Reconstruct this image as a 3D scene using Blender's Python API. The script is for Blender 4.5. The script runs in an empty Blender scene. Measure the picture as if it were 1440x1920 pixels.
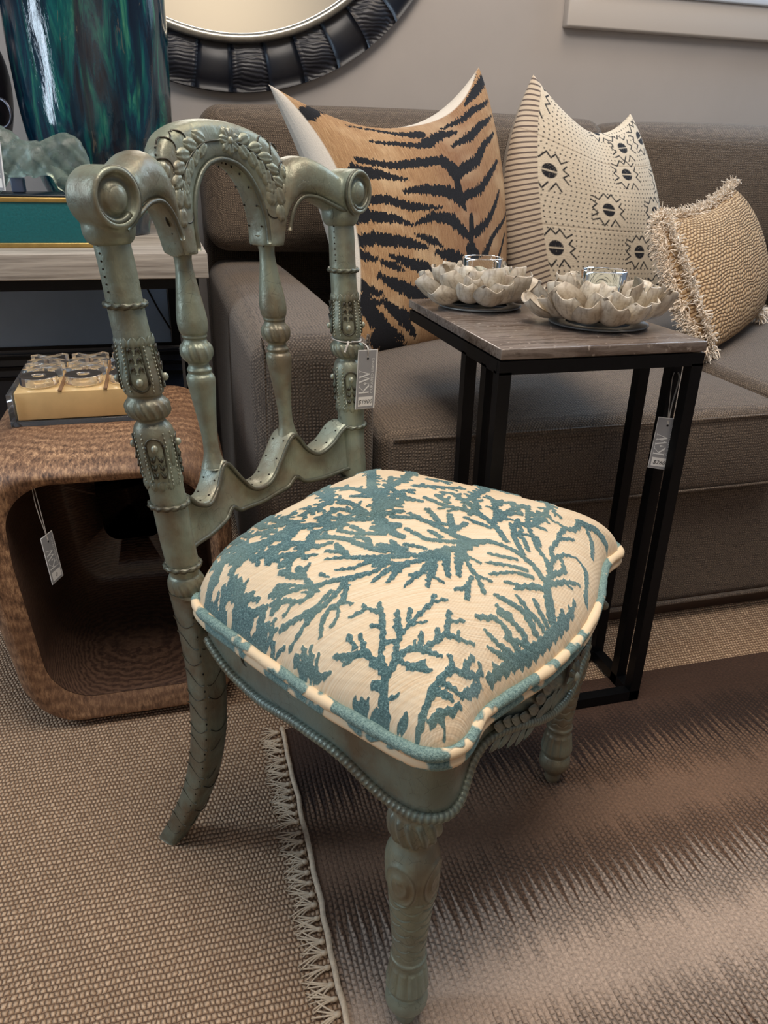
import bpy, bmesh, math, random
import numpy as np
from mathutils import Vector, Matrix

S = bpy.context.scene
COL = S.collection
PI = math.pi
random.seed(4)
rng = np.random.default_rng(7)

# ------------------------------------------------------------------ camera
def cam_axes(pitch, roll, yaw):
    p, r, y = math.radians(pitch), math.radians(roll), math.radians(yaw)
    fwd = Vector((math.sin(y)*math.cos(p), math.cos(y)*math.cos(p), -math.sin(p)))
    rt = Vector((math.cos(y), -math.sin(y), 0)); up = rt.cross(fwd)
    return rt*math.cos(r)-up*math.sin(r), up*math.cos(r)+rt*math.sin(r), fwd
rt, up, fwd = cam_axes(24.37, -1.35, 15.8)
cd = bpy.data.cameras.new('camera'); cam = bpy.data.objects.new('camera', cd); COL.objects.link(cam)
cd.sensor_fit = 'VERTICAL'; cd.sensor_height = 24; cd.lens = 24*1432/1920; cd.clip_start = .02
M4 = Matrix((rt, up, -fwd)).transposed().to_4x4(); M4.translation = Vector((0, 0, .85)); cam.matrix_world = M4
S.camera = cam

# ------------------------------------------------------------------ light
S.view_settings.view_transform = 'Standard'; S.view_settings.look = 'None'
S.view_settings.exposure = 0.35; S.view_settings.gamma = 1; S.view_settings.use_curve_mapping = False
w = bpy.data.worlds.new('World'); S.world = w; w.use_nodes = True
w.node_tree.nodes['Background'].inputs[0].default_value = (.62, .76, 1, 1)
w.node_tree.nodes['Background'].inputs[1].default_value = .17
def area(name, loc, target, sx, sy, power, col):
    l = bpy.data.lights.new(name, 'AREA'); l.shape = 'RECTANGLE'; l.size = sx; l.size_y = sy
    l.energy = power; l.color = col
    o = bpy.data.objects.new(name, l); COL.objects.link(o); o.location = loc
    o.rotation_euler = (Vector(target)-Vector(loc)).to_track_quat('-Z', 'Y').to_euler(); return o
area('window_daylight', (2.05, 2.30, 1.85), (1.5, .6, .3), 1.5, 1.0, 34, (.58, .78, 1))
area('left_window_daylight', (-1.75, 1.0, 1.4), (.1, 1.2, .7), .34, 1.3, 15, (.70, .85, 1))
area('mirror_wall_fill', (.6, -2.3, 2.55), (.6, -3.4, .9), 1.4, .6, 22, (1, .86, .68))  # added fill that brightens the unseen front wall reflected in the mirror
area('ceiling_lamp', (.3, .45, 2.6), (.4, .9, 0), 1.0, 1.0, 34, (1, .90, .80))
area('ceiling_lamp_back', (1.1, 1.5, 2.65), (1.1, 1.8, 0), .7, .7, 11, (1, .82, .62))

# ------------------------------------------------------------------ helpers
ORG = {}
def link(o, parent=None):
    COL.objects.link(o)
    if parent is not None: o.parent = parent
    return o
def origin(o):
    return ORG.get(o.name, np.zeros(3))
def obj(name, V, F, mat, parent=None, smooth=True, kind=None, label=None, cat=None, group=None, loc=None, attrs=None):
    V = np.asarray(V, float).reshape(-1, 3)
    og = origin(parent) if parent is not None else (np.array(loc, float) if loc is not None else np.zeros(3))
    me = bpy.data.meshes.new(name)
    me.from_pydata((V-og).tolist(), [], F.tolist() if hasattr(F, 'tolist') else F)
    if smooth: me.polygons.foreach_set('use_smooth', [True]*len(me.polygons))
    for k, a in (attrs or {}).items():
        at = me.attributes.new(k, 'FLOAT', 'POINT'); at.data.foreach_set('value', np.asarray(a, np.float32).ravel())
    me.materials.append(mat); me.update()
    o = bpy.data.objects.new(name, me); link(o, parent)
    if parent is None: o.location = og
    ORG[o.name] = og
    for k, v in (('kind', kind), ('label', label), ('category', cat), ('group', group)):
        if v: o[k] = v
    return o
def thing(name, label, cat, loc, group=None):
    o = bpy.data.objects.new(name, None); link(o); o.location = loc; ORG[o.name] = np.array(loc, float)
    o.empty_display_size = .05
    o['label'] = label; o['category'] = cat
    if group: o['group'] = group
    return o
def merge(parts):
    V, F, n = [], [], 0
    for v, f in parts:
        v = np.asarray(v, float).reshape(-1, 3); V.append(v)
        f = f.tolist() if hasattr(f, 'tolist') else f
        F += [[i+n for i in q] for q in f]; n += len(v)
    return np.vstack(V), F
def gridfaces(n, m, cu=False, cv=False):
    i = np.arange(n if cu else n-1)[:, None]; j = np.arange(m if cv else m-1)[None, :]
    i2 = (i+1) % n; j2 = (j+1) % m
    return np.stack([i*m+j, i2*m+j, i2*m+j2, i*m+j2], -1).reshape(-1, 4)
def cr(P, n=12, closed=False):                      # Catmull-Rom through points
    P = np.asarray(P, float); m = len(P); out = []
    seg = m if closed else m-1
    for i in range(seg):
        a = P[(i-1) % m] if closed or i > 0 else 2*P[0]-P[1]
        b, c = P[i], P[(i+1) % m]
        d = P[(i+2) % m] if closed or i+2 < m else 2*P[-1]-P[-2]
        t = np.linspace(0, 1, n, endpoint=False)[:, None]
        out.append(.5*(2*b+(c-a)*t+(2*a-5*b+4*c-d)*t*t+(3*b-a-3*c+d)*t**3))
    if not closed: out.append(P[-1:])
    return np.vstack(out)
def tube(P, r, seg=8, closed=False, mod=None, flat=1.0, upv=None):
    P = np.asarray(P, float); n = len(P)
    r = np.broadcast_to(np.asarray(r, float), (n,))
    T = np.gradient(P, axis=0) if not closed else np.roll(P, -1, 0)-np.roll(P, 1, 0)
    T /= np.linalg.norm(T, axis=1)[:, None]+1e-12
    N = np.zeros_like(P)
    if upv is not None:
        u0 = np.broadcast_to(np.asarray(upv, float), P.shape)
        N = u0-(u0*T).sum(1)[:, None]*T; N /= np.linalg.norm(N, axis=1)[:, None]+1e-12
    else:
        a = np.array([0, 0, 1.]) if abs(T[0, 2]) < .9 else np.array([1., 0, 0])
        c = a-a.dot(T[0])*T[0]; c /= np.linalg.norm(c)
        for i in range(n):
            c = c-c.dot(T[i])*T[i]; c /= np.linalg.norm(c)+1e-12; N[i] = c
    B = np.cross(T, N)
    th = np.linspace(0, 2*PI, seg, endpoint=False)
    R = r[:, None]*np.ones(seg)
    if mod is not None:
        L = np.r_[0, np.cumsum(np.linalg.norm(np.diff(P, axis=0), axis=1))]
        R = R*mod(L[:, None], th[None, :])
    V = P[:, None]+R[..., None]*(np.cos(th)[None, :, None]*N[:, None]*flat+np.sin(th)[None, :, None]*B[:, None])
    F = gridfaces(n, seg, closed, True).tolist()
    if not closed: F += [list(range(seg))[::-1], [(n-1)*seg+i for i in range(seg)]]
    return V.reshape(-1, 3), F
def lathe(prof, cen=(0, 0), seg=32, rm=None, axis=None):
    pr = np.asarray(prof, float); n = len(pr); th = np.linspace(0, 2*PI, seg, endpoint=False)
    R = pr[:, 1][:, None]*np.ones(seg)
    if rm is not None: R = R+rm(th[None, :], pr[:, 0][:, None])
    c = np.array([axis(z) for z in pr[:, 0]]) if axis else np.broadcast_to(np.asarray(cen, float), (n, 2))
    V = np.stack([c[:, 0][:, None]+R*np.cos(th), c[:, 1][:, None]+R*np.sin(th), pr[:, 0][:, None]*np.ones(seg)], -1)
    F = gridfaces(n, seg, False, True).tolist()+[list(range(seg))[::-1], [(n-1)*seg+i for i in range(seg)]]
    return V.reshape(-1, 3), F
def smooth_prof(pts, n=6):
    return cr(pts, n)
def rbox(c, size, r=.01, n=3, puff=(0, 0, 0), res=None):    # rounded box, optional puffed faces
    c = np.array(c, float); h = np.array(size, float)/2; r = min(r, h.min()*.999)
    def axis_s(hh):
        m = res or 2
        a = np.linspace(-1, 1, m+1)*(hh-r)
        e = np.sin(np.linspace(0, PI/2, n+1))[1:]      # rounding steps
        return a
    V, F, off = [], [], 0
    for ax in range(3):
        for sg in (-1, 1):
            u, v = (ax+1) % 3, (ax+2) % 3
            def lin(hh):
                m = res or 1
                inner = np.linspace(-(hh-r), hh-r, m+1)
                t = np.tan(np.linspace(0, PI/4, n+1))[1:]*r
                return np.r_[(-(hh-r)-t)[::-1], inner, (hh-r)+t]
            a, b = lin(h[u]), lin(h[v])
            A, Bm = np.meshgrid(a, b, indexing='ij')
            P = np.zeros(A.shape+(3,)); P[..., u] = A; P[..., v] = Bm; P[..., ax] = sg*h[ax]
            I = np.clip(P, -(h-r), h-r); D = P-I; L = np.linalg.norm(D, axis=-1)[..., None]
            Q = I+D/np.maximum(L, 1e-9)*r
            V.append(Q.reshape(-1, 3)); f = gridfaces(len(a), len(b))
            if sg < 0: f = f[:, ::-1]
            F.append(f+off); off += A.size
    V = np.vstack(V); F = np.vstack(F)
    U = V/h
    for ax in range(3):
        if puff[ax]:
            u, v = (ax+1) % 3, (ax+2) % 3
            V[:, ax] += puff[ax]*U[:, ax]*np.clip(1-U[:, u]**2, 0, 1)**.7*np.clip(1-U[:, v]**2, 0, 1)**.7
    # weld
    key = np.round(V*1e5).astype(np.int64); _, first, inv = np.unique(key, axis=0, return_index=True, return_inverse=True)
    inv = inv.ravel(); F = inv[F]
    return V[first]+c, F.tolist()
def bar(p, q, wd=.02, dp=.02, upv=(0, 0, 1)):
    p = np.array(p, float); q = np.array(q, float); t = q-p; t /= np.linalg.norm(t)
    u = np.array(upv, float); u -= u.dot(t)*t; u /= np.linalg.norm(u); s = np.cross(t, u)
    V = [e+a*s*wd/2+b*u*dp/2 for e in (p, q) for a, b in ((-1, -1), (1, -1), (1, 1), (-1, 1))]
    return np.array(V), [[3, 2, 1, 0], [4, 5, 6, 7], [0, 1, 5, 4], [1, 2, 6, 5], [2, 3, 7, 6], [3, 0, 4, 7]]
def ellipsoid(c, ax, seg=10, rings=6):              # ax: three axis vectors
    c = np.array(c, float); A = np.array(ax, float)
    V = []; 
    for i in range(rings+1):
        ph = PI*i/rings
        for j in range(seg):
            t = 2*PI*j/seg; V.append(c+math.sin(ph)*math.cos(t)*A[0]+math.sin(ph)*math.sin(t)*A[1]+math.cos(ph)*A[2])
    return np.array(V), gridfaces(rings+1, seg, False, True)
def remesh(V, F, voxel, it=4):
    me = bpy.data.meshes.new('tmp'); me.from_pydata(np.asarray(V).tolist(), [], F.tolist() if hasattr(F, 'tolist') else F); o = bpy.data.objects.new('tmp', me); COL.objects.link(o)
    m = o.modifiers.new('r', 'REMESH'); m.mode = 'VOXEL'; m.voxel_size = voxel
    s = o.modifiers.new('s', 'SMOOTH'); s.factor = .5; s.iterations = it
    dg = bpy.context.evaluated_depsgraph_get(); e = o.evaluated_get(dg).to_mesh()
    n = len(e.vertices); co = np.empty(n*3); e.vertices.foreach_get('co', co)
    Fo = [list(p.vertices) for p in e.polygons]
    o.evaluated_get(dg).to_mesh_clear(); bpy.data.objects.remove(o); bpy.data.meshes.remove(me)
    return co.reshape(-1, 3), Fo
def segdist(X, Y, L):                               # min over tapered polyline segments of (distance - radius)
    D = np.full(X.shape, 9.)
    for (x0, y0, r0), (x1, y1, r1) in zip(L[:-1], L[1:]):
        dx, dy = x1-x0, y1-y0; l2 = dx*dx+dy*dy+1e-12
        t = np.clip(((X-x0)*dx+(Y-y0)*dy)/l2, 0, 1)
        D = np.minimum(D, np.hypot(X-x0-t*dx, Y-y0-t*dy)-(r0+(r1-r0)*t))
    return D

# ------------------------------------------------------------------ materials
class NT:
    def __init__(s, name):
        s.m = bpy.data.materials.new(name); s.m.use_nodes = True; s.t = s.m.node_tree; s.b = s.t.nodes['Principled BSDF']
        s.tc = None
    def n(s, typ, ins=None, **kw):
        x = s.t.nodes.new('ShaderNode'+typ)
        for k, v in kw.items(): setattr(x, k, v)
        for k, v in (ins or {}).items(): s.set(x.inputs[k], v)
        return x
    def set(s, sock, v):
        if hasattr(v, 'links') or hasattr(v, 'is_output'): s.t.links.new(v, sock)
        else:
            try: sock.default_value = v
            except Exception: sock.default_value = tuple(v)+(1,)
    def p(s, **kw):
        for k, v in kw.items(): s.set(s.b.inputs[k.replace('_', ' ')], v)
    def co(s, scale=None, rot=None, kind='Object'):
        if s.tc is None: s.tc = s.n('TexCoord')
        o = s.tc.outputs[kind]
        if scale is not None or rot is not None:
            o = s.n('Mapping', {'Vector': o, 'Scale': scale or (1, 1, 1), 'Rotation': rot or (0, 0, 0)}).outputs[0]
        return o
    def geo(s, scale=None):
        o = s.n('NewGeometry').outputs['Position']
        if scale is not None: o = s.n('Mapping', {'Vector': o, 'Scale': scale}).outputs[0]
        return o
    def noise(s, vec, scale, detail=3, rough=.5, dist=0):
        return s.n('TexNoise', {'Vector': vec, 'Scale': scale, 'Detail': detail, 'Roughness': rough, 'Distortion': dist}).outputs[0]
    def math(s, op, a, b=None, c=None):
        x = s.n('Math', {0: a}, operation=op)
        if b is not None: s.set(x.inputs[1], b)
        if c is not None: s.set(x.inputs[2], c)
        return x.outputs[0]
    def ramp(s, f, stops, interp='LINEAR'):
        x = s.n('ValToRGB', {'Fac': f}); cr_ = x.color_ramp; cr_.interpolation = interp
        while len(cr_.elements) < len(stops): cr_.elements.new(.5)
        for e, (p, c) in zip(cr_.elements, stops): e.position = p; e.color = tuple(c)+(1,) if len(c) == 3 else c
        return x.outputs[0]
    def mix(s, f, a, b, mode='MIX'):
        x = s.n('Mix', data_type='RGBA', blend_type=mode)
        s.set(x.inputs[0], f); s.set(x.inputs[6], a if not isinstance(a, tuple) else a+(1,)*(4-len(a))); s.set(x.inputs[7], b if not isinstance(b, tuple) else b+(1,)*(4-len(b)))
        return x.outputs[2]
    def bump(s, h, strength=.5, dist=.002, normal=None):
        x = s.n('Bump', {'Height': h, 'Strength': strength, 'Distance': dist})
        if normal is not None: s.set(x.inputs['Normal'], normal)
        return x.outputs[0]
    def attr(s, name):
        return s.n('Attribute', attribute_name=name).outputs['Fac']
    def sep(s, v):
        return s.n('SeparateXYZ', {0: v}).outputs
def srgb(r, g, b):
    f = lambda c: (c/255/12.92 if c/255 <= .04045 else ((c/255+.055)/1.055)**2.4)
    return (f(r), f(g), f(b))
def simple(name, col, rough=.5, metal=0, noise=0, nscale=20, bump=0, **kw):
    t = NT(name); c = srgb(*col)
    if noise:
        f = t.noise(t.co(), nscale, 4, .6)
        t.p(Base_Color=t.ramp(f, [(.25, tuple(x*(1-noise) for x in c)), (.75, tuple(min(1, x*(1+noise)) for x in c))]))
        if bump: t.p(Normal=t.bump(f, bump, .002))
    else: t.p(Base_Color=c+(1,))
    t.p(Roughness=rough, Metallic=metal, **kw); return t.m

def m_sisal():
    t = NT('sisal_weave'); P = t.geo()
    nz = t.noise(P, 22, 3); nz2 = t.noise(P, 4, 2)
    x, y, z = t.sep(P)
    nf = t.noise(P, 130, 2); yy = t.math('ADD', t.math('MULTIPLY', nf, .5), t.math('MULTIPLY_ADD', nz, .9, t.math('DIVIDE', y, .0076)))
    row = t.math('FLOOR', yy); par = t.math('MULTIPLY', t.math('MODULO', row, 2.), .5)
    xx = t.math('ADD', t.math('ADD', t.math('DIVIDE', x, .0058), t.math('MULTIPLY', nf, .8)), t.math('ADD', par, t.math('MULTIPLY', nz2, 6)))
    hy = t.math('ABSOLUTE', t.math('SINE', t.math('MULTIPLY', yy, PI)))
    hx = t.math('ABSOLUTE', t.math('SINE', t.math('MULTIPLY', xx, PI)))
    h = t.math('MULTIPLY', t.math('POWER', hy, .8), t.math('POWER', hx, .7))
    fib = t.noise(P, 420, 2)
    h2 = t.math('ADD', h, t.math('MULTIPLY', fib, .35))
    col = t.ramp(h, [(.04, srgb(84, 62, 46)), (.30, srgb(174, 140, 110)), (.8, srgb(228, 196, 162))])  # gaps between nubs painted darker, crevice shade put into the colour
    cell = t.n('TexWhiteNoise', {'Vector': t.n('CombineXYZ', {0: t.math('FLOOR', xx), 1: row}).outputs[0]}).outputs[0]
    col = t.mix(t.math('MULTIPLY', cell, .4), col, srgb(134, 102, 72))
    col = t.mix(t.math('MULTIPLY', t.noise(P, 2.2, 2), .35), col, srgb(178, 144, 118))
    t.p(Base_Color=col, Roughness=.85, Normal=t.bump(h2, 1, .004)); return t.m
def m_rug():
    t = NT('rug_wool'); P = t.geo(); x, y, z = t.sep(P)
    nzl = t.noise(P, 14, 2)
    nf = t.noise(P, 110, 2)
    xx = t.math('ADD', t.math('DIVIDE', x, .0068), t.math('ADD', t.math('MULTIPLY', nzl, .7), t.math('MULTIPLY', nf, .35))); colm = t.math('FLOOR', xx)
    par = t.math('GREATER_THAN', t.math('MODULO', t.math('ADD', colm, 400.), 2.), .5)
    jit = t.n('TexWhiteNoise', {'Vector': t.n('CombineXYZ', {0: colm, 1: 3.1}).outputs[0]}).outputs[0]
    dark, mid, light = srgb(76, 54, 42), srgb(132, 102, 80), srgb(194, 170, 150)
    tri = t.math('ABSOLUTE', t.math('SUBTRACT', t.math('MULTIPLY', t.math('FRACT', t.math('DIVIDE', t.math('ADD', xx, 400.), 2.)), 2.), 1.))
    tri = t.math('ADD', t.math('MULTIPLY_ADD', tri, .5, .25), t.math('MULTIPLY', t.math('SUBTRACT', jit, .5), .3))
    def below(y0, y1):                              # 1 where the rib still has the colour of the band beyond
        T = t.math('DIVIDE', t.math('SUBTRACT', y, y0), y1-y0)
        return t.n('MapRange', {0: t.math('SUBTRACT', T, tri), 1: -.05, 2: .05}).outputs[0]
    col = t.mix(below(.345, .45), mid, light); col = t.mix(below(.555, .675), col, mid); col = t.mix(below(.775, .895), col, dark)
    yy = t.math('ADD', t.math('DIVIDE', y, .0085), t.math('MULTIPLY', par, .5))
    yy = t.math('ADD', yy, t.math('ADD', t.math('MULTIPLY', nf, .6), t.math('MULTIPLY', nzl, 1.5)))
    hy = t.math('ABSOLUTE', t.math('SINE', t.math('MULTIPLY', yy, PI)))
    hx = t.math('ABSOLUTE', t.math('SINE', t.math('MULTIPLY', xx, PI)))
    h = t.math('MULTIPLY', t.math('POWER', hy, .55), t.math('POWER', hx, .7))
    fz = t.noise(P, 330, 3, .6)
    # rows of relief are proud where the two colours interlock
    bandf = lambda c: t.n('MapRange', {0: t.math('ABSOLUTE', t.math('SUBTRACT', t.math('ADD', y, t.math('MULTIPLY', t.math('SUBTRACT', jit, .5), .03)), c)), 1: .085, 2: .045}).outputs[0]
    inter = t.math('MAXIMUM', bandf(.835), t.math('MAXIMUM', bandf(.615), bandf(.395)))
    hh = t.math('ADD', t.math('MULTIPLY', h, t.math('MULTIPLY_ADD', inter, 1.1, .3)), t.math('MULTIPLY', fz, .5))
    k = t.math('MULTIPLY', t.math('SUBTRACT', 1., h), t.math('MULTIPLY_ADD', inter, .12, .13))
    col = t.mix(k, col, srgb(46, 33, 28))  # shade of the rib hollows mixed into the wool colour
    g = t.ramp(t.math('ADD', t.math('MULTIPLY', t.noise(P, 230, 2, .7), .6), t.math('MULTIPLY', t.noise(P, 5, 2), .4)), [(.3, (.55, .55, .55)), (.7, (1.25, 1.22, 1.2))])
    col = t.mix(1., col, g, 'MULTIPLY')
    t.p(Base_Color=col, Roughness=.95, Normal=t.bump(hh, 1, .004)); return t.m
def m_weave(name, c1, c2, pitch=.0042, amt=.0012, rough=.9, speck=.5):
    t = NT(name); P = t.geo(); nz = t.noise(P, 60, 2)
    Pv = t.n('VectorMath', {0: P, 1: t.n('VectorMath', {0: t.n('TexNoise', {'Vector': P, 'Scale': 45.}).outputs['Color'], 'Scale': pitch*1.2}, operation='SCALE').outputs[0]}, operation='ADD').outputs[0]
    x, y, z = t.sep(Pv); k = 2*PI/pitch
    s = [t.math('SINE', t.math('MULTIPLY', q, k)) for q in (x, y, z)]
    h = t.math('ADD', t.math('MULTIPLY', s[0], s[1]), t.math('ADD', t.math('MULTIPLY', s[1], s[2]), t.math('MULTIPLY', s[0], s[2])))
    f = t.math('MULTIPLY_ADD', h, .25, .5)
    f2 = t.math('ADD', t.math('MULTIPLY', f, .5), t.math('MULTIPLY', t.noise(P, 260, 2, .7), .5))
    t.p(Base_Color=t.ramp(f2, [(.3, srgb(*c1)), (.7, srgb(*c2))]), Roughness=rough, Sheen_Weight=.1, Normal=t.bump(f2, .7, amt)); return t.m
def m_patina(name='aged_tin', base=(136, 141, 122), warm=(120, 110, 90), cool=(144, 162, 153), metal=.36):
    t = NT(name); P = t.geo()
    n1 = t.noise(P, 16, 5, .6); n2 = t.noise(P, 55, 4, .65); n3 = t.noise(P, 7, 3)
    col = t.mix(t.ramp(n1, [(.42, (0, 0, 0)), (.62, (1, 1, 1))]), srgb(*base), srgb(*warm))
    col = t.mix(t.ramp(n3, [(.5, (0, 0, 0)), (.7, (.7, .7, .7))]), col, srgb(*cool))
    crk = t.n('TexVoronoi', {'Vector': P, 'Scale': 70., 'Randomness': 1.}, feature='DISTANCE_TO_EDGE').outputs[0]
    wr = t.noise(t.n('Mapping', {'Vector': P, 'Scale': (1, 1, .35)}).outputs[0], 90, 4, .7)
    ck = t.math('MULTIPLY', t.math('LESS_THAN', crk, .012), t.math('GREATER_THAN', t.noise(P, 24, 2), .55))
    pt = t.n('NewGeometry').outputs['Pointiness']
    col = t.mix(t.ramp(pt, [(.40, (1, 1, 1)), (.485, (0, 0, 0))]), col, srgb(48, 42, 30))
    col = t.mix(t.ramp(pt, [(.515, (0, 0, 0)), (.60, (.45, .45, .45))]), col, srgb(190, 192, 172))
    col = t.mix(t.math('MULTIPLY', ck, .4), col, srgb(50, 46, 36))
    dent = t.n('TexVoronoi', {'Vector': P, 'Scale': 85.}, feature='SMOOTH_F1').outputs[0]; n2 = t.math('ADD', t.math('MULTIPLY', n2, .6), t.math('MULTIPLY', dent, .55)); hgt = t.math('ADD', t.math('MULTIPLY', n2, .7), t.math('SUBTRACT', t.math('MULTIPLY', wr, .5), t.math('MULTIPLY', ck, .3)))
    t.p(Base_Color=col, Metallic=metal, Roughness=t.math('MULTIPLY_ADD', n2, .34, .24), Normal=t.bump(hgt, .5, .0035)); return t.m
def m_seat():
    t = NT('coral_velvet'); P = t.geo(); a = t.attr('velvet'); sp = t.noise(P, 520, 3, .8); n = t.noise(P, 12, 2)
    vel = t.ramp(sp, [(.3, srgb(28, 56, 60)), (.52, srgb(66, 102, 104)), (.72, srgb(138, 170, 166))])
    vel = t.mix(t.ramp(n, [(.4, (0, 0, 0)), (.65, (.55, .55, .55))]), vel, srgb(116, 138, 126))
    x, y, z = t.sep(P); k = 2*PI/.0035
    weave = t.math('ADD', t.math('SINE', t.math('MULTIPLY', t.math('ADD', x, y), k*.5)), t.math('SINE', t.math('MULTIPLY', t.math('SUBTRACT', x, y), k)))
    slub = t.noise(t.n('Mapping', {'Vector': P, 'Rotation': (0, 0, .7), 'Scale': (5, 160, 0)}).outputs[0], 4, 3)
    cream = t.mix(t.ramp(slub, [(.35, (0, 0, 0)), (.7, (1, 1, 1))]), srgb(228, 208, 176), srgb(216, 184, 142))
    cream = t.mix(t.math('MULTIPLY', n, .35), cream, srgb(230, 214, 192))
    f = t.ramp(a, [(.35, (0, 0, 0)), (.6, (1, 1, 1))])
    h = t.math('ADD', t.math('MULTIPLY', sp, a), t.math('MULTIPLY', t.math('MULTIPLY', t.math('ADD', slub, t.math('MULTIPLY', weave, .08)), .5), t.math('SUBTRACT', 1., a)))
    t.p(Base_Color=t.mix(f, cream, vel), Roughness=.75, Sheen_Weight=t.math('MULTIPLY', a, .35), Sheen_Tint=(.75, .95, 1, 1), Normal=t.bump(h, .6, .0025)); return t.m
def m_wood(name, c1, c2, c3, scale=14, vec=(1, 1, 1), dist=6, rough=.5, fine=90):
    t = NT(name); P = t.geo(vec)
    wv = t.n('TexWave', {'Vector': P, 'Scale': scale, 'Distortion': dist, 'Detail': 3., 'Detail Scale': 1.2}, wave_type='RINGS', rings_direction='SPHERICAL').outputs[1]
    fn = t.noise(P, fine, 4, .7)
    f = t.math('ADD', t.math('MULTIPLY', wv, .45), t.math('MULTIPLY', fn, .6))
    t.p(Base_Color=t.ramp(f, [(.25, srgb(*c1)), (.5, srgb(*c2)), (.8, srgb(*c3))]), Roughness=rough, Normal=t.bump(f, .35, .002)); return t.m

# ================================================================== setting
FZ = -.004
WALL = simple('warm_grey_paint', (178, 171, 166), .85, noise=.03, nscale=6)
V, F = rbox((0, 1.0, FZ-.02), (9, 9, .04), .002, 1)
obj('floor', V, F, m_sisal(), kind='structure', smooth=False)
V, F = rbox((0, 2.40, 1.4), (9, .1, 2.9), .002, 1)
obj('wall_back', V, F, WALL, kind='structure', smooth=False)
V, F = rbox((0, -3.55, 1.4), (9, .1, 2.9), .002, 1)
obj('wall_front', V, F, simple('cream_wall', (226, 214, 196), .85), kind='structure', smooth=False)
TRIM = simple('painted_trim', (196, 188, 180), .55)
def casing(a, b, wd):
    return rbox(((a[0]+b[0])/2, 2.335, (a[1]+b[1])/2), (b[0]-a[0], .034, b[1]-a[1]), .006, 2)
win = merge([casing((1.162, 1.222), (2.95, 1.312), 0), casing((1.162, 1.312), (1.255, 2.5), 0), casing((2.86, 1.312), (2.95, 2.5), 0), casing((1.162, 2.41), (2.95, 2.5), 0)])
wo = obj('window_1', win[0], win[1], TRIM, kind='structure', loc=(2.05, 2.35, 1.8))
V, F = rbox((2.05, 2.318, 1.322), (1.64, .02, .024), .004, 2); obj('window_sill', V, F, simple('sill_blue_white', (205, 214, 226), .4), wo)
t = NT('daylit_pane'); t.p(Base_Color=(.5, .6, .7, 1), Roughness=.1, Emission_Color=(.62, .78, 1, 1), Emission_Strength=.6)
V, F = rbox((2.05, 2.345, 1.87), (1.62, .006, 1.1), .001, 1); obj('pane', V, F, t.m, wo)

# ------------------------------------------------------------------ rug
rug = thing('area_rug', 'brown and taupe ombre flatweave rug with knotted cream fringe under the carved chair', 'rug', (1.0, .3, FZ))
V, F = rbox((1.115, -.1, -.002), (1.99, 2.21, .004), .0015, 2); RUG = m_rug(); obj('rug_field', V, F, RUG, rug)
FR = simple('fringe_cotton', (206, 186, 160), .95, noise=.25, nscale=150, bump=.4)
P = np.c_[np.full(90, .1185)+.0012*rng.normal(size=90), np.linspace(1.006, -1.0, 90), np.full(90, .0012)]
V, F = tube(P, .0038, 6); obj('selvedge_cord', V, F, FR, rug, label='cream braided edge cord')
def tassel_mesh(seed):
    r = np.random.default_rng(seed); out = [ellipsoid((-.006, 0, .003), [(.0045, 0, 0), (0, .0036, 0), (0, 0, .0032)], 8, 5)]
    for k in range(7):
        a = (k-3)*.17+r.normal()*.12; L = .024+r.random()*.012
        P = [(-.004, 0, .003), (-.004-L*.5*math.cos(a), L*.45*math.sin(a), .003+r.random()*.002), (-.004-L*math.cos(a*1.1), L*math.sin(a*1.1)*1.05, .0012+r.random()*.002)]
        out.append(tube(cr(P, 4), np.linspace(.0013, .0008, 9), 5))
    return merge(out)
tm = []
for k in range(4):
    V, F = tassel_mesh(k); me = bpy.data.meshes.new('tassel'); me.from_pydata(V.tolist(), [], F); me.materials.append(FR)
    me.polygons.foreach_set('use_smooth', [True]*len(me.polygons)); tm.append(me)
y = .998; k = 0
while y > .3:
    o = bpy.data.objects.new('tassel', tm[k % 4]); link(o, rug)
    o.location = (.115-1.0, y-.3, -FZ-.003); o.rotation_euler = (0, 0, rng.normal()*.18+.05); o.scale = (1, .9+.3*rng.random(), 1)
    k += 1; y -= .0145+.006*rng.random()

# ------------------------------------------------------------------ sofa
FAB = m_weave('sofa_tweed', (56, 47, 40), (124, 108, 92), .0054, .0026)
WALN = simple('dark_walnut', (62, 44, 34), .45, noise=.3, nscale=30)
sofa = thing('sofa', 'brown-grey tweed sofa with square arm against the back wall', 'sofa', (1.2, 1.7, FZ))
V, F = rbox((1.126, 1.69, .168), (2.03, 1.07, .256), .018, 3, res=6); obj('base', V, F, FAB, sofa)
V, F = rbox((1.126, 1.70, .018), (2.01, 1.04, .044), .003, 1); obj('plinth', V, F, WALN, sofa, label='dark wooden plinth')
P = [(.32, 1.152, .042), (2.12, 1.152, .042)]; V, F = tube(P, .005, 8); obj('welt_cord', V, F, FAB, sofa)
V, F = rbox((.2085, 1.66, .326), (.193, 1.07, .572), .040, 6, res=8, puff=(.004, .008, .012)); obj('arm', V, F, FAB, sofa)
o_ = .018
sm = [tube(cr([(.112+o_, 1.1305, .05), (.112+o_, 1.1305, .574), (.112+o_+.012, 1.1305, .588), (.305-o_-.012, 1.1305, .588), (.305-o_, 1.1305, .574), (.305-o_, 1.1305, .05)], 6), .0020, 6),
      tube([(.149, 1.17, .6135), (.149, 2.1, .6135)], .0016, 6)]
V, F = merge(sm); obj('arm_seam', V, F, FAB, sofa)
V, F = rbox((1.126, 2.27, .47), (2.03, .1, .86), .03, 3, res=4); obj('back_frame', V, F, FAB, sofa)
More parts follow.
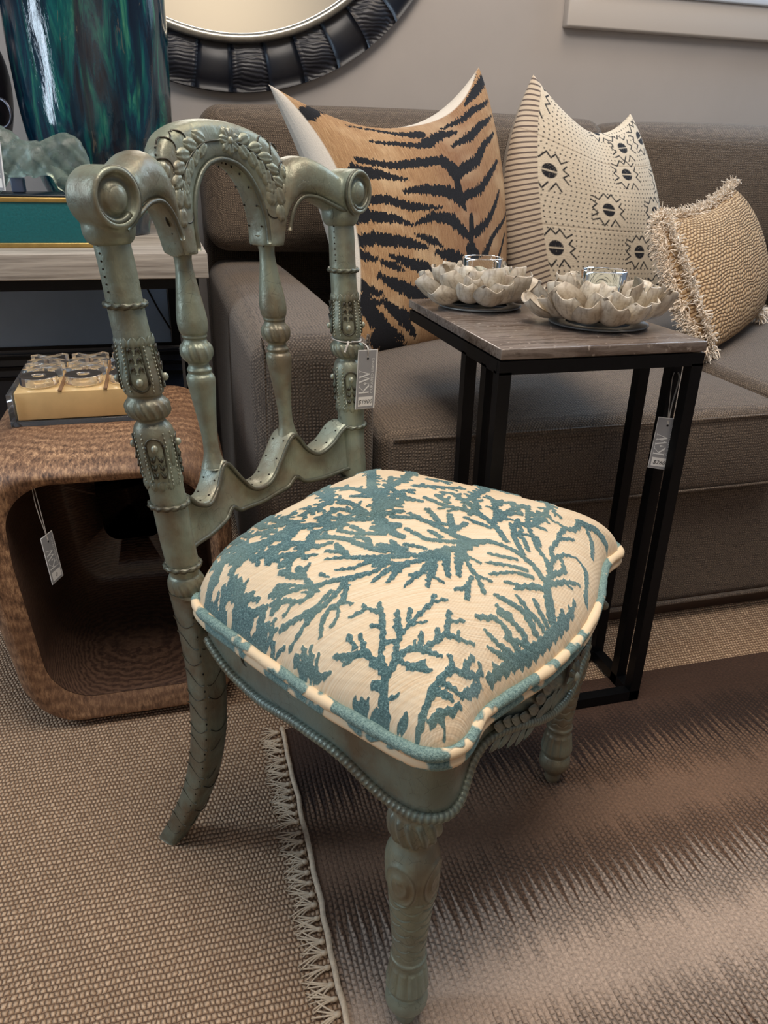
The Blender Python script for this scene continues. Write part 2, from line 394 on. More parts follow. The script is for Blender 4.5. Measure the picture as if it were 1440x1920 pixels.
def seat_cushion(x0, x1, dz=0):
    V, F = rbox(((x0+x1)/2, 1.61, .378+dz), (x1-x0, .97, .160), .022, 4, res=14, puff=(.008, .014, .034)); c = obj('seat_cushion', V, F, FAB, sofa)
    P = [(x0+.02, 1.1225, .447+dz), ((x0+x1)/2, 1.1135, .4485+dz), (x1-.02, 1.1225, .447+dz)]
    V, F = merge([tube(cr(P, 12), .0026, 6), tube(np.array(cr(P, 12))-[0, 0, .138], .0026, 6)]); obj('cushion_seam', V, F, FAB, c)
seat_cushion(.312, 1.112); seat_cushion(1.122, 1.93, .012)
V, F = rbox((2.045, 1.66, .326), (.193, 1.07, .572), .040, 6, res=8, puff=(.004, .008, .012)); obj('arm', V, F, FAB, sofa)
def back_cushion(x0, x1, z0, z1):
    V, F = rbox(((x0+x1)/2, 2.145, (z0+z1)/2), (x1-x0, .2, z1-z0), .05, 5, res=14, puff=(.004, .022, .012))
    V[:, 1] += (V[:, 2]-.8)*.12; obj('back_cushion', V, F, FAB, sofa)
back_cushion(.112, 1.192, .648, .975); back_cushion(1.208, 2.13, .64, .972)

# ------------------------------------------------------------------ side table
BLK = simple('black_iron', (18, 19, 22), .42, .6, noise=.2, nscale=60)
t = NT('brown_travertine'); P_ = t.co(); n1 = t.noise(t.n('Mapping', {'Vector': t.geo(), 'Scale': (4, 26, 26)}).outputs[0], 3.2, 5, .65, .6); n2 = t.noise(t.geo(), 170, 3, .7); pit = t.noise(t.geo(), 95, 2)
c_ = t.ramp(n1, [(.28, srgb(50, 40, 35)), (.45, srgb(92, 78, 70)), (.56, srgb(122, 110, 102)), (.72, srgb(66, 54, 47))])
c_ = t.mix(t.ramp(pit, [(.64, (0, 0, 0)), (.72, (.8, .8, .8))]), c_, srgb(170, 158, 146))
c_ = t.mix(t.math('MULTIPLY', n2, .3), c_, srgb(150, 138, 128))
t.p(Base_Color=c_, Roughness=t.math('MULTIPLY_ADD', n1, .2, .08), Normal=t.bump(n2, .1, .001)); STONE = t.m
tab = thing('side_table', 'slim black metal side table with veined brown stone top, standing in front of the sofa', 'table', (.58, 1.14, 0))
V, F = rbox((.5795, 1.1425, .6245), (.319, .421, .015), .002, 2); obj('stone_top', V, F, STONE, tab, label='veined brown stone slab')
W_ = .0185
V, F = merge([bar((.42, .942, .606), (.738, .942, .606), W_, W_), bar((.42, 1.335, .606), (.738, 1.335, .606), W_, W_), bar((.429, .942, .606), (.429, 1.34, .606), W_, W_), bar((.729, .942, .606), (.729, 1.34, .606), W_, W_)])
obj('top_frame', V, F, BLK, tab, smooth=False)
V, F = merge([bar((.42, .942, .0105), (.738, .942, .0105), W_, W_), bar((.42, 1.066, .0105), (.738, 1.066, .0105), W_, W_), bar((.429, .94, .0105), (.429, 1.072, .0105), W_, W_), bar((.729, .94, .0105), (.729, 1.072, .0105), W_, W_)])
obj('foot_frame', V, F, BLK, tab, smooth=False)
for x in (.429, .729):
    for yy in (.942, .987, 1.066):
        V, F = bar((x, yy, .0), (x, yy, .6), W_, W_, (0, 1, 0)); obj('leg', V, F, BLK, tab, smooth=False)

# ------------------------------------------------------------------ shell candle holders
t = NT('oyster_shell'); P_ = t.co(); rnd = t.n('ObjectInfo').outputs['Random']
bands = t.n('TexWave', {'Vector': P_, 'Scale': 60., 'Distortion': 6., 'Detail': 3.}, wave_type='RINGS', rings_direction='SPHERICAL').outputs[1]
nn = t.noise(P_, 45, 4, .65)
c_ = t.ramp(t.math('ADD', t.math('MULTIPLY', nn, .96), t.math('MULTIPLY', bands, .04)), [(.28, srgb(176, 158, 132)), (.46, srgb(222, 210, 188)), (.75, srgb(246, 240, 228))])
c_ = t.mix(t.ramp(rnd, [(.0, (.55, .55, .55)), (.3, (0, 0, 0)), (.6, (.3, .3, .3)), (1, (.85, .85, .85))]), c_, srgb(158, 140, 118))
c_ = t.mix(t.ramp(t.noise(P_, 20, 3), [(.6, (0, 0, 0)), (.72, (.7, .7, .7))]), c_, srgb(108, 94, 84))
ox = t.sep(P_)[0]; c_ = t.mix(t.n('MapRange', {0: ox, 1: .002, 2: .034, 3: .5, 4: 0.}).outputs[0], c_, srgb(112, 92, 74)); edge_ = t.noise(t.n('Mapping', {'Vector': P_, 'Scale': (14, 60, 14)}).outputs[0], 3, 3); c_ = t.mix(t.ramp(edge_, [(.52, (0, 0, 0)), (.66, (.55, .55, .55))]), c_, srgb(134, 116, 98))
t.p(Base_Color=c_, Roughness=.45, Normal=t.bump(nn, .3, .002)); SHELL = t.m
def shell_mesh(seed):
    r = np.random.default_rng(seed); n, m = 9, 9; L, Wd = .060+.010*r.random(), .028+.006*r.random()
    ph = r.random(6)*6; V = []; tw = r.normal()*.15
    for sgn in (1, -1):
        for i in range(n):
            s = i/(n-1); wd = Wd*(max(0, 1-(1.75*s-.92)**2)**.5*.92+.03)*(1+.06*math.sin(5*s+ph[0]))
            for j in range(m):
                q = -1+2*j/(m-1); x = L*(s-.10*q*q*s+.04*s*math.sin(3*q+ph[1]))
                y = q*wd; z = .012*s*s+.010*q*q*(.3+.7*s)-.009*math.sin(PI*s)*(1-q*q)+.0012*math.sin(4*q+ph[2])*s+tw*q*.012*s
                V.append((x, y, z+sgn*.0008))
    f = gridfaces(n, m); return np.array(V), np.vstack([f, f[:, ::-1]+n*m]).tolist()+[[(n-1)*m+j, (n-1)*m+j+1, n*m+(n-1)*m+j+1, n*m+(n-1)*m+j][::-1] for j in range(m-1)]
shm = []
for k in range(6):
    V, F = shell_mesh(20+k); me = bpy.data.meshes.new('oyster_shell'); me.from_pydata(V.tolist(), [], F); me.materials.append(SHELL); me.polygons.foreach_set('use_smooth', [True]*len(F)); shm.append(me)
PLATE = simple('grey_zinc_plate', (150, 150, 148), .4, .3)
t = NT('clear_glass'); t.p(Base_Color=(.93, .97, .96, 1), Roughness=.02, IOR=1.22, Transmission_Weight=1.0); GLASS = t.m
WAX = simple('pale_green_wax', (206, 220, 206), .5, Subsurface_Weight=.2)
def shell_holder(c, sc, label, seed):
    r = np.random.default_rng(seed)
    h = thing('shell_candle_holder', label, 'candle holder', (c[0], c[1], .632), 'oyster shell votive holders on the side table')
    V, F = lathe([(.632, .060*sc), (.6335, .074*sc), (.6355, .0765*sc), (.6365, .0745*sc), (.6355, .05*sc)], c, 40); obj('plate', V, F, PLATE, h)
    for n, r0, tilt, s_, dz in ((15, .062, .40, .92, .0125), (13, .050, .70, .84, .017), (10, .040, 1.0, .74, .020)):
        for k in range(n):
            a = 2*PI*(k+.5*(n % 2))/n+r.normal()*.07; o = bpy.data.objects.new('shell', shm[r.integers(6)]); link(o, h)
            q = s_*sc*(1+.12*r.normal()); q = min(max(q, .75), 1.15)
            o.location = (r0*sc*math.cos(a), r0*sc*math.sin(a), dz); o.scale = (q, q*1.05, q)
            o.rotation_euler = (r.normal()*.28, -(tilt+r.normal()*.14), a+r.normal()*.16)
    V, F = lathe([(.652, .010), (.650, .030), (.664, .0322), (.712, .0345), (.7135, .0335), (.712, .0325), (.666, .0300), (.656, .010)], c, 36); g = obj('votive_glass', V, F, GLASS, h, label='clear glass votive cup')
    V, F = lathe([(.657, .006), (.657, .0285), (.676, .0292), (.679, .026), (.6785, .004)], c, 28); obj('wax', V, F, WAX, h, label='pale green candle wax')
    V, F = tube([(c[0], c[1], .677), (c[0]+.001, c[1], .685)], .0009, 5); obj('wick', V, F, BLK, h)
shell_holder((.645, 1.078), 1.0, 'oyster shell candle holder at the front right of the stone table top', 1)
shell_holder((.520, 1.262), .95, 'oyster shell candle holder at the back of the stone table top, by the tiger pillow', 2)

# ------------------------------------------------------------------ pillows
def pillow_pt(C4, ins, T, u, v, side=1, p=.42, dent=0.0):
    TL, TR, BL, BR = [np.array(c, float) for c in C4]
    u = np.asarray(u, float)[..., None]; v = np.asarray(v, float)[..., None]
    B = (1-v)*((1-u)*BL+u*BR)+v*((1-u)*TL+u*TR)
    up = ((TL+TR)-(BL+BR))/2; rt = ((TR+BR)-(TL+BL))/2; up /= np.linalg.norm(up); rt /= np.linalg.norm(rt)
    n = np.cross(rt, up); n /= np.linalg.norm(n); it, ib, il, ir = ins
    B = B-up*it*4*u*(1-u)*v**2.2+up*ib*4*u*(1-u)*(1-v)**2.2+rt*il*4*v*(1-v)*(1-u)**2.2-rt*ir*4*v*(1-v)*u**2.2
    a = np.clip(1-(2*u-1)**2, 0, 1); b = np.clip(1-(2*v-1)**2, 0, 1); h = (a*b)**p
    h = h*(1-dent*np.exp(-((u-.5)/.16)**2)*np.clip(v-.45, 0, 1)**1.5*2)
    return B+side*n*T/2*h
def pgrid(n, m):                                   # denser towards the edges
    e = lambda k: .5-.5*np.cos(np.linspace(0, PI, k))
    f = lambda k: .6*np.linspace(0, 1, k)+.4*e(k)
    return np.meshgrid(f(n), f(m), indexing='ij')
def wrinkle(P, U, Vv, amp, seed):
    r = np.random.default_rng(seed); d = np.zeros(U.shape)
    for k in range(9):
        a, b, ph = r.normal()*9, r.normal()*9, r.random()*6; d += np.sin(a*U+b*Vv+ph+1.5*np.sin(5*U+ph))/(1+.1*(a*a+b*b)**.5)
    return P+(amp*d*np.clip(U*(1-U)*Vv*(1-Vv)*16, 0, 1))[..., None]*np.array([.3, -1, 0])
TIG = [[[0,895,14],[8,866,18],[63,895,19],[151,979,16]],[[0,778,12],[13,741,16],[33,699,14]],[[226,916,4],[335,933,7],[435,908,11],[536,887,21]],[[285,837,6],[402,833,11],[548,812,15]],[[552,828,23],[636,854,19],[711,837,7]],[[251,975,3],[364,975,5],[490,987,6],[590,992,12],[695,992,8],[803,975,5]],[[644,996,4],[749,1000,6],[808,1000,3]],[[653,887,5],[749,887,12],[845,891,13],[962,874,5]],[[665,778,7],[770,791,18],[858,812,14],[954,816,4]],[[891,1000,7],[954,1000,10]],[[828,937,6],[904,950,17],[983,950,17]],[[180,720,12],[264,711,12],[347,707,15],[464,720,19],[582,720,18],[623,669,22],[640,611,14]],[[661,644,22],[774,674,19],[841,724,13],[933,753,6]],[[151,661,26],[238,661,19],[377,636,4]],[[343,582,8],[456,586,18],[573,565,21],[632,523,19],[657,485,8]],[[636,640,8],[640,561,14],[657,477,7]],[[665,531,17],[753,544,15],[841,594,12],[916,644,6]],[[100,540,13],[238,548,15],[368,510,15],[527,498,4]],[[75,481,21],[176,477,18],[272,464,13],[351,435,4]],[[351,435,4],[469,464,16],[569,444,20],[628,389,16],[674,351,8]],[[690,444,8],[682,385,12],[678,347,8]],[[711,377,16],[795,418,12],[858,473,8],[900,527,4]],[[745,268,15],[816,347,9],[1000,456,4]],[[862,255,5],[929,356,5]],[[59,393,18],[176,389,20],[314,368,16],[410,339,6]],[[351,397,4],[439,368,14],[498,343,5]],[[452,322,6],[548,301,20],[628,264,20]],[[669,314,22],[703,272,22]],[[54,347,15],[92,331,13],[142,310,4]],[[201,326,5],[272,301,14],[372,272,18],[456,247,8]],[[159,305,8],[222,285,11],[268,264,3]],[[134,255,8],[222,218,18],[314,184,20],[431,163,7]],[[42,238,15],[92,209,13],[151,184,4]],[[54,176,22],[105,109,23],[184,67,13],[276,33,4]],[[159,159,12],[259,96,17],[339,42,6]],[[54,188,6],[218,134,8],[372,88,6]],[[117,46,22],[205,13,22],[301,4,9]],[[0,536,12],[25,498,12]],[[0,477,11],[17,460,16]],[[0,594,9],[42,586,14]]]
def pillow(name, label, C4, ins, T, n, m, dent, attrf, mf, mb, group=None, seed=1, amp=.002):
    C4 = np.array(C4); th = thing(name, label, 'pillow', tuple(C4.mean(0)), group)
    U, Vv = pgrid(n, m); P = wrinkle(pillow_pt(C4, ins, T, U, Vv, 1, dent=dent), U, Vv, amp, seed)
    at = dict(pu=U.ravel(), pv=Vv.ravel()); at.update(attrf(U, Vv))
    obj('front_panel', P.reshape(-1, 3), gridfaces(n, m), mf, th, attrs=at)
    U, Vv = pgrid(60, 60); P = pillow_pt(C4, ins, T, U, Vv, -1, dent=dent)
    obj('back_panel', P.reshape(-1, 3), gridfaces(60, 60)[:, ::-1], mb, th)
    return th
def tiger_attr(U, Vv):
    X, Y = U*520, Vv*590; D = np.full(U.shape, 9e9)
    rag = np.interp(U*260, np.arange(262), rng.normal(size=262))*2.2+np.sin(U*900)*1.0
    Yr = Y+rag*1.5
    for L in TIG:
        D = np.minimum(D, segdist(X, Yr, [(a*.52, b*.59, w*.78) for a, b, w in L]))
    wh = np.maximum(.075*np.sin(PI*np.clip(1.05-Vv, 0, 1))**.7-U, (Vv-1+.05*np.sin(PI*np.clip((U-.42)/.56, 0, 1)))*.9)
    return dict(stripe=np.clip(.5-D/3.0, 0, 1), white=np.clip(wh/.006+.5, 0, 1))
t = NT('tiger_velvet'); pu, pv = t.attr('pu'), t.attr('pv'); vec = t.n('CombineXYZ', {0: pu, 1: pv}).outputs[0]
st = t.noise(t.n('Mapping', {'Vector': vec, 'Scale': (330, 16, 1), 'Rotation': (0, 0, .06)}).outputs[0], 1, 3, .7); bl = t.noise(vec, 5, 3); fine = t.noise(t.geo(), 500, 2)
c_ = t.ramp(st, [(.2, srgb(110, 80, 54)), (.5, srgb(164, 126, 87)), (.85, srgb(206, 176, 134))])
red = t.math('MULTIPLY', t.math('SUBTRACT', 1., t.n('MapRange', {0: t.math('ABSOLUTE', t.math('SUBTRACT', pu, .68)), 1: .0, 2: .3}).outputs[0]), bl)
c_ = t.mix(t.math('MULTIPLY', red, 1.1), c_, srgb(112, 70, 52)); c_ = t.mix(t.ramp(bl, [(.5, (0, 0, 0)), (.75, (.5, .5, .5))]), c_, srgb(226, 200, 160))
sa = t.ramp(t.math('ADD', t.attr('stripe'), t.math('MULTIPLY', t.math('SUBTRACT', fine, .5), .5)), [(.42, (0, 0, 0)), (.58, (1, 1, 1))])
t.p(Base_Color=t.mix(t.attr('white'), t.mix(sa, c_, srgb(8, 8, 16)), srgb(214, 204, 190)), Roughness=.9, Normal=t.bump(t.math('ADD', st, fine), .5, .002)); TIGM = t.m
CREAM = m_weave('cream_linen', (196, 184, 168), (228, 218, 204), .002, .0005)
pillow('tiger_pillow', 'large tiger-striped velvet pillow with white back, left on the sofa', [[.248, 1.86, 1.003], [.774, 1.99, 1.072], [.366, 1.597, .475], [.798, 1.798, .475]], (.125, -.01, .045, -.035), .2, 260, 280, .0, tiger_attr, TIGM, CREAM, 'scatter pillows on the sofa', 1)
EYE = [[21, 937], [155, 649], [192, 326], [481, 527], [690, 335], [653, 728], [552, 1000], [987, 690], [854, 531], [699, 883], [330, 120], [860, 150], [930, 900]]
def mud_attr(U, Vv):
    X, Y = U*480, Vv*590; D = np.full(U.shape, 9e9); R = 19.
    edge = 45+Vv*-40
    for ex, ey in EYE:
        cx, cy = ex*.48, ey*.59
        q = np.hypot((X-cx)/.95, Y-cy)-R; q = np.maximum(q, 1.8-np.abs(Y-cy)); D = np.minimum(D, q)
        s = R
        for L in [[(-2.2, 1.6), (-1.3, 1.25), (-.55, 2.2), (0, 1.6)], [(0, 1.6), (.5, 2.2), (1.2, 1.25), (1.9, 1.75)], [(-2.2, -1.6), (-1.3, -1.3), (-.7, -2.2), (-.1, -1.4)], [(.2, -2.2), (.8, -1.3), (1.5, -2.2)],
                  [(-2.4, 1.1), (-1.6, .6), (-2.2, 0), (-1.5, -.6), (-2.3, -1.1)], [(1.9, 1.1), (1.5, .55), (2.2, .1), (1.6, -.4), (2.3, -1.1)]]:
            D = np.minimum(D, segdist(X, Y, [(cx+a*s*1.1, cy+b*s*1.12, 2.0) for a, b in L]))
    m = np.ones(U.shape)
    for ex, ey in EYE:
        m = np.minimum(m, np.clip((np.maximum(np.abs(X-ex*.48-8), np.abs(Y-ey*.59))-38)/2, 0, 1))
    gx = (X+6*np.sin(Y*.05)) % 13-6.5; gy = Y % 13-6.5
    dots = np.hypot(gx, gy)-2.1+4*(1-m)
    D = np.minimum(D, dots)
    side = np.clip((80-58*Vv**1.4-X)/2+.5, 0, 1)
    seam = np.exp(-((Y-(245+X*.03))/2.2)**2)+np.exp(-((Y-(462-X*.02))/2.2)**2)
    return dict(ink=np.clip(.5-D/1.6, 0, 1)*(1-side), side=side, seam=seam)
t = NT('mud_cloth'); pu, pv = t.attr('pu'), t.attr('pv'); sd = t.attr('side'); vec = t.n('CombineXYZ', {0: pu, 1: pv}).outputs[0]
stripe = t.math('SINE', t.math('MULTIPLY', t.math('ADD', pv, t.math('MULTIPLY', pu, -.35)), 2*PI*46)); sn = t.noise(vec, 14, 3)
wv = t.noise(t.n('Mapping', {'Vector': vec, 'Scale': (60, 420, 1)}).outputs[0], 1, 2)
base = t.ramp(wv, [(.3, srgb(196, 180, 156)), (.7, srgb(224, 210, 188))])
sid = t.ramp(stripe, [(.3, srgb(204, 186, 164)), (.62, srgb(106, 92, 84))])
c_ = t.mix(sd, base, sid); ink = t.math('MULTIPLY', t.attr('ink'), t.ramp(t.noise(t.geo(), 260, 3), [(.25, (.6, .6, .6)), (.4, (1, 1, 1))]))
c_ = t.mix(t.math('MULTIPLY', t.attr('seam'), .35), c_, srgb(150, 128, 104)); c_ = t.mix(ink, c_, srgb(24, 24, 30))
t.p(Base_Color=c_, Roughness=.9, Normal=t.bump(t.math('SUBTRACT', wv, t.math('MULTIPLY', t.attr('seam'), 1.)), .5, .0015)); MUD = t.m
pillow('mudcloth_pillow', 'cream cloth pillow printed with black eye motifs and dots, with a striped side', [[.91, 1.97, 1.061], [1.209, 2.0, .988], [.906, 1.87, .475], [1.351, 1.92, .475]], (.085, -.01, -.078, -.03), .2, 330, 380, .35, mud_attr, MUD, m_weave('ticking_back', (150, 134, 118), (206, 192, 172), .004, .0006), 'scatter pillows on the sofa', 2)
t = NT('jute_boucle'); pu, pv = t.attr('pu'), t.attr('pv')
jx = t.math('MULTIPLY', pu, 36.); jy = t.math('MULTIPLY', pv, 40.); nz = t.noise(t.n('CombineXYZ', {0: pu, 1: pv}).outputs[0], 9, 3)
jrow = t.math('ADD', jy, t.math('MULTIPLY', nz, 3.)); jcol = t.math('ADD', jx, t.math('MULTIPLY', t.math('FLOOR', jrow), .5))
hh = t.math('MULTIPLY', t.math('POWER', t.math('ABSOLUTE', t.math('SINE', t.math('MULTIPLY', jrow, PI))), .6), t.math('POWER', t.math('ABSOLUTE', t.math('SINE', t.math('MULTIPLY', jcol, PI))), .5))
fb = t.noise(t.geo(), 420, 3, .7)
c_ = t.ramp(t.math('ADD', t.math('MULTIPLY', hh, .7), t.math('MULTIPLY', fb, .3)), [(.15, srgb(98, 72, 48)), (.45, srgb(170, 136, 98)), (.85, srgb(216, 186, 146))])
t.p(Base_Color=c_, Roughness=.9, Normal=t.bump(t.math('ADD', hh, t.math('MULTIPLY', fb, .4)), 1, .004)); JUTE = t.m
JC = [[1.114, 1.66, .75], [1.407, 1.80, .819], [1.13, 1.429, .49], [1.473, 1.68, .537]]; JI = (.03, -.01, -.03, -.055)
jp = pillow('fringed_jute_pillow', 'small coarse-woven tan pillow with cream fringe, at the right end of the three sofa pillows', JC, JI, .14, 120, 120, 0, lambda U, Vv: {}, JUTE, CREAM, 'scatter pillows on the sofa', 3, .001)
fr = []
r = np.random.default_rng(3)
jn = np.cross(np.array(JC[1])-JC[0], np.array(JC[0])-JC[2]); jn /= np.linalg.norm(jn)
def fringe(u0, v0, u1, v1, out, n, L):
    for k in range(n):
        s = r.random(); p = pillow_pt(JC, JI, .14, [u0+(u1-u0)*s], [v0+(v1-v0)*s])[0]
        o = np.array(out)+r.normal(size=3)*.42; o /= np.linalg.norm(o); l = L*(.6+.6*r.random())
        P = [p, p+o*l*.5+jn*r.normal()*.004, p+o*l+np.array([0, 0, -.004])+r.normal(size=3)*.003]
        fr.append(tube(cr(P, 2), np.linspace(.0019, .0011, 5), 4))
outl = np.array([-.75, -.35, .15]); outt = np.array([-.2, -.3, .9])
fringe(0, 0, 0, 1, outl, 1500, .030); fringe(.03, 0, .03, 1, outl+jn, 500, .03); fringe(0, 1, 1, 1, outt, 1200, .030); fringe(.88, 0, 1, 0, (.5, 0, -.3), 160, .026); fringe(0, 0, .1, 0, (0, -.5, -.4), 120, .022)
V, F = merge(fr); o = obj('fringe', V, F, simple('cream_wool_fringe', (246, 232, 214), .95), jp, kind='stuff', label='cream wool fringe')

# ------------------------------------------------------------------ mirror
MC = np.array([.215, 2.35, 1.645])
t = NT('ebonised_wood'); P_ = t.geo(); n1 = t.noise(P_, 9, 2)
gr = t.n('TexWave', {'Vector': P_, 'Scale': 34., 'Distortion': 7., 'Detail': 2., 'Detail Scale': .6}, bands_direction='Z').outputs[1]
t.p(Base_Color=t.ramp(gr, [(.1, srgb(10, 14, 24)), (.8, srgb(34, 36, 46))]), Roughness=.42, Normal=t.bump(gr, .32, .003)); EBON = t.m
SMO = simple('ebonised_smooth', (13, 17, 28), .4, noise=.2, nscale=12)
SILV = simple('silver_leaf', (168, 166, 158), .3, .8, noise=.2, nscale=60)
mir = thing('round_mirror', 'large round wall mirror with dark fluted wooden frame', 'mirror', tuple(MC))
NP = 40; Ri, Ro = .515, .626
for k in range(NP):
    a0, a1 = 2*PI*k/NP, 2*PI*(k+1)/NP; V = []; na, nr = 8, 6
    for i in range(na):
        f = i/(na-1); a = a0+(a1-a0)*f; z = .052+.008*(1-abs(2*f-1)**2) if k % 2 == 0 else .050+.006*(abs(2*f-1)**2)-.004
        for j in range(nr):
            q = j/(nr-1); rr = Ri+(Ro-Ri)*q; zz = .030+(z-.030)*(1-abs(2*q-1)**3)
            V.append((MC[0]+rr*math.cos(a), MC[1]-zz, MC[2]+rr*math.sin(a)))
    n = len(V); W2 = [(x, MC[1]-.002, z) for x, y, z in V]; f = gridfaces(na, nr)
    bd = [i*nr for i in range(na)]+[(na-1)*nr+j for j in range(1, nr)]+[i*nr+nr-1 for i in range(na-2, -1, -1)]+[j for j in range(nr-2, 0, -1)]
    F = f.tolist()+(f[:, ::-1]+n).tolist()+[[bd[i], bd[(i+1) % len(bd)], n+bd[(i+1) % len(bd)], n+bd[i]] for i in range(len(bd))]
    o = obj('frame_segment', np.array(V+W2), F, EBON if k % 2 == 0 else SMO, mir)
    if math.sin((a0+a1)/2) > -.35: pass
th_ = np.linspace(0, 2*PI, 120, endpoint=False)
V, F = tube(np.c_[MC[0]+.506*np.cos(th_), np.full(120, MC[1]-.05), MC[2]+.506*np.sin(th_)], .012, 8, closed=True); obj('silver_rim', V, F, SILV, mir, label='thin silver inner rim')
t = NT('mirror_glass'); t.p(Base_Color=(.86, .87, .86, 1), Metallic=1., Roughness=.02); 
V, F = lathe([(0, .02), (0, .5), (.006, .5), (.006, .02)], (0, 0), 80); V = np.c_[V[:, 0]+MC[0], MC[1]-.044-V[:, 2], V[:, 1]+MC[2]]; obj('mirror_glass', V, F, t.m, mir, smooth=False)

# ------------------------------------------------------------------ console
OAK = NT('limed_oak'); P_ = OAK.geo((2.2, 30, 60)); n1 = OAK.noise(P_, 2.2, 4, .65, .4)
OAK.p(Base_Color=OAK.ramp(n1, [(.3, srgb(122, 112, 102)), (.55, srgb(170, 160, 148)), (.75, srgb(196, 186, 172))]), Roughness=.55, Normal=OAK.bump(n1, .3, .001)); OAK = OAK.m
con = thing('console_table', 'pale grey-washed wooden console table with black legs carrying the tall vase', 'console', (-.55, 1.8, FZ))
V, F = rbox((-.56, 1.85, .678), (1.272, .74, .044), .002, 2); obj('table_top', V, F, OAK, con, label='grey-washed wooden slab top')
for y in (1.52, 2.18):
    V, F = bar((-1.18, y, .645), (.058, y, .645), .03, .02); obj('apron_rail', V, F, BLK, con, smooth=False)
for x in (-1.17, .044):
    for y in (1.52, 2.18):
        V, F = bar((x, y, FZ), (x, y, .64), .028, .03, (0, 1, 0)); obj('leg', V, F, BLK, con, smooth=False)
DK = simple('slate_blue_lacquer', (146, 172, 204), .4, noise=.12, nscale=5)
scr = thing('dark_screen_panel', 'dark slate blue panel in a black frame under the console table', 'panel', (-.55, 2.02, FZ))
V, F = rbox((-.58, 2.0, .535), (1.16, .02, .205), .002, 1); obj('panel', V, F, DK, scr)
V, F = rbox((-.58, 2.01, .208), (1.2, .02, .42), .002, 1); obj('lower_panel', V, F, simple('black_lacquer', (30, 38, 54), .3), scr, label='black lower panel')
for z in (.36, .385, .41, .433):
    V, F = bar((-1.17, 1.992, z), (.02, 1.992, z), .008, .008); obj('rail', V, F, BLK, scr, smooth=False)
V, F = bar((.012, 1.99, .435), (.012, 1.99, .64), .02, .02, (0, 1, 0)); obj('frame_stile', V, F, BLK, scr, smooth=False)
P = cr([(-.07, 1.983, .632), (-.05, 1.981, .58), (-.025, 1.981, .52), (.0, 1.982, .47)], 8); V, F = tube(P, .0022, 6); o = obj('power_cord', V, F, BLK, loc=(-.03, 1.98, .5)); o['label'] = 'thin black power cord hanging in front of the slate panel under the console'; o['category'] = 'cord'

# vase
t = NT('drip_glaze'); P_ = t.geo((1, 1, .16)); a = t.noise(P_, 36, 4, .62, 1.0); b = t.noise(t.geo((1, 1, .25)), 62, 4, .7, .8); c = t.noise(t.geo((1, 1, .1)), 15, 3, .5, 1.5)
c_ = t.ramp(a, [(.34, srgb(5, 18, 34)), (.48, srgb(6, 46, 62)), (.58, srgb(10, 84, 80)), (.69, srgb(56, 122, 96)), (.80, srgb(176, 186, 152))])
c_ = t.mix(t.ramp(c, [(.5, (0, 0, 0)), (.62, (.85, .85, .85))]), c_, srgb(6, 20, 36)); c_ = t.mix(t.ramp(b, [(.64, (0, 0, 0)), (.74, (.7, .7, .7))]), c_, srgb(120, 104, 84))
t.p(Base_Color=c_, Roughness=.06, Coat_Weight=.6, Coat_Roughness=.03, Normal=t.bump(t.math('ADD', a, t.math('MULTIPLY', b, .5)), .25, .004)); GLAZE = t.m
VC = (-.108, 1.90)
V, F = lathe(smooth_prof([(.700, .078), (.703, .084), (.722, .088), (.745, .098), (.79, .122), (.85, .140), (.93, .149), (1.06, .155), (1.2, .158), (1.32, .150), (1.42, .122), (1.47, .085), (1.49, .062), (1.52, .060), (1.545, .075), (1.55, .074), (1.54, .062), (1.45, .055)], 6), VC, 72, lambda th, z: .0012*np.sin(3*th+9*z)+.0008*np.sin(11*th+4*np.sin(14*z)))
obj('glazed_vase', V, F, GLAZE, label='tall glossy vase with dripping green and navy glaze on the console table', cat='vase', loc=(VC[0], VC[1], .70))
# dark vase at the frame edge
dv = thing('dark_urn', 'dark brown urn with iron ring handle at the left edge, beside the glazed vase', 'urn', (-.36, 1.95, .70))
URN = simple('dark_bronze', (40, 36, 44), .35, .3, noise=.3, nscale=14)
V, F = lathe(smooth_prof([(.70, .055), (.72, .058), (.75, .040), (.80, .046), (.86, .075), (.93, .096), (1.0, .100), (1.06, .085), (1.11, .050), (1.16, .045), (1.2, .06)], 6), (-.375, 1.95), 40); obj('body', V, F, URN, dv)
th_ = np.linspace(0, 2*PI, 40, endpoint=False)
V, F = tube(np.c_[-.292+.022*np.cos(th_), 1.875-.012*np.cos(th_), .93+.026*np.sin(th_)], .0035, 8, closed=True); obj('ring_handle', V, F, simple('grey_iron_ring', (90, 90, 98), .35, .8), dv)
# teal box
TEAL = simple('teal_shagreen', (10, 92, 96), .42, noise=.18, nscale=240, bump=.35)
GOLD = simple('brushed_gold', (176, 148, 88), .35, .75, noise=.15, nscale=50)
bx = thing('teal_box', 'teal box with gold edging lying on the console table', 'box', (-.45, 1.69, .70))
V, F = rbox((-.45, 1.675, .7425), (.69, .178, .085), .002, 2); obj('body', V, F, TEAL, bx)
for z in (.7045, .7815):
    V, F = rbox((-.45, 1.675, z), (.696, .184, .0085), .002, 2); obj('gold_band', V, F, GOLD, bx)
V, F = rbox((-.45, 1.675, .7875), (.684, .172, .004), .001, 1); obj('lid_panel', V, F, simple('navy_lid', (14, 24, 34), .3), bx)
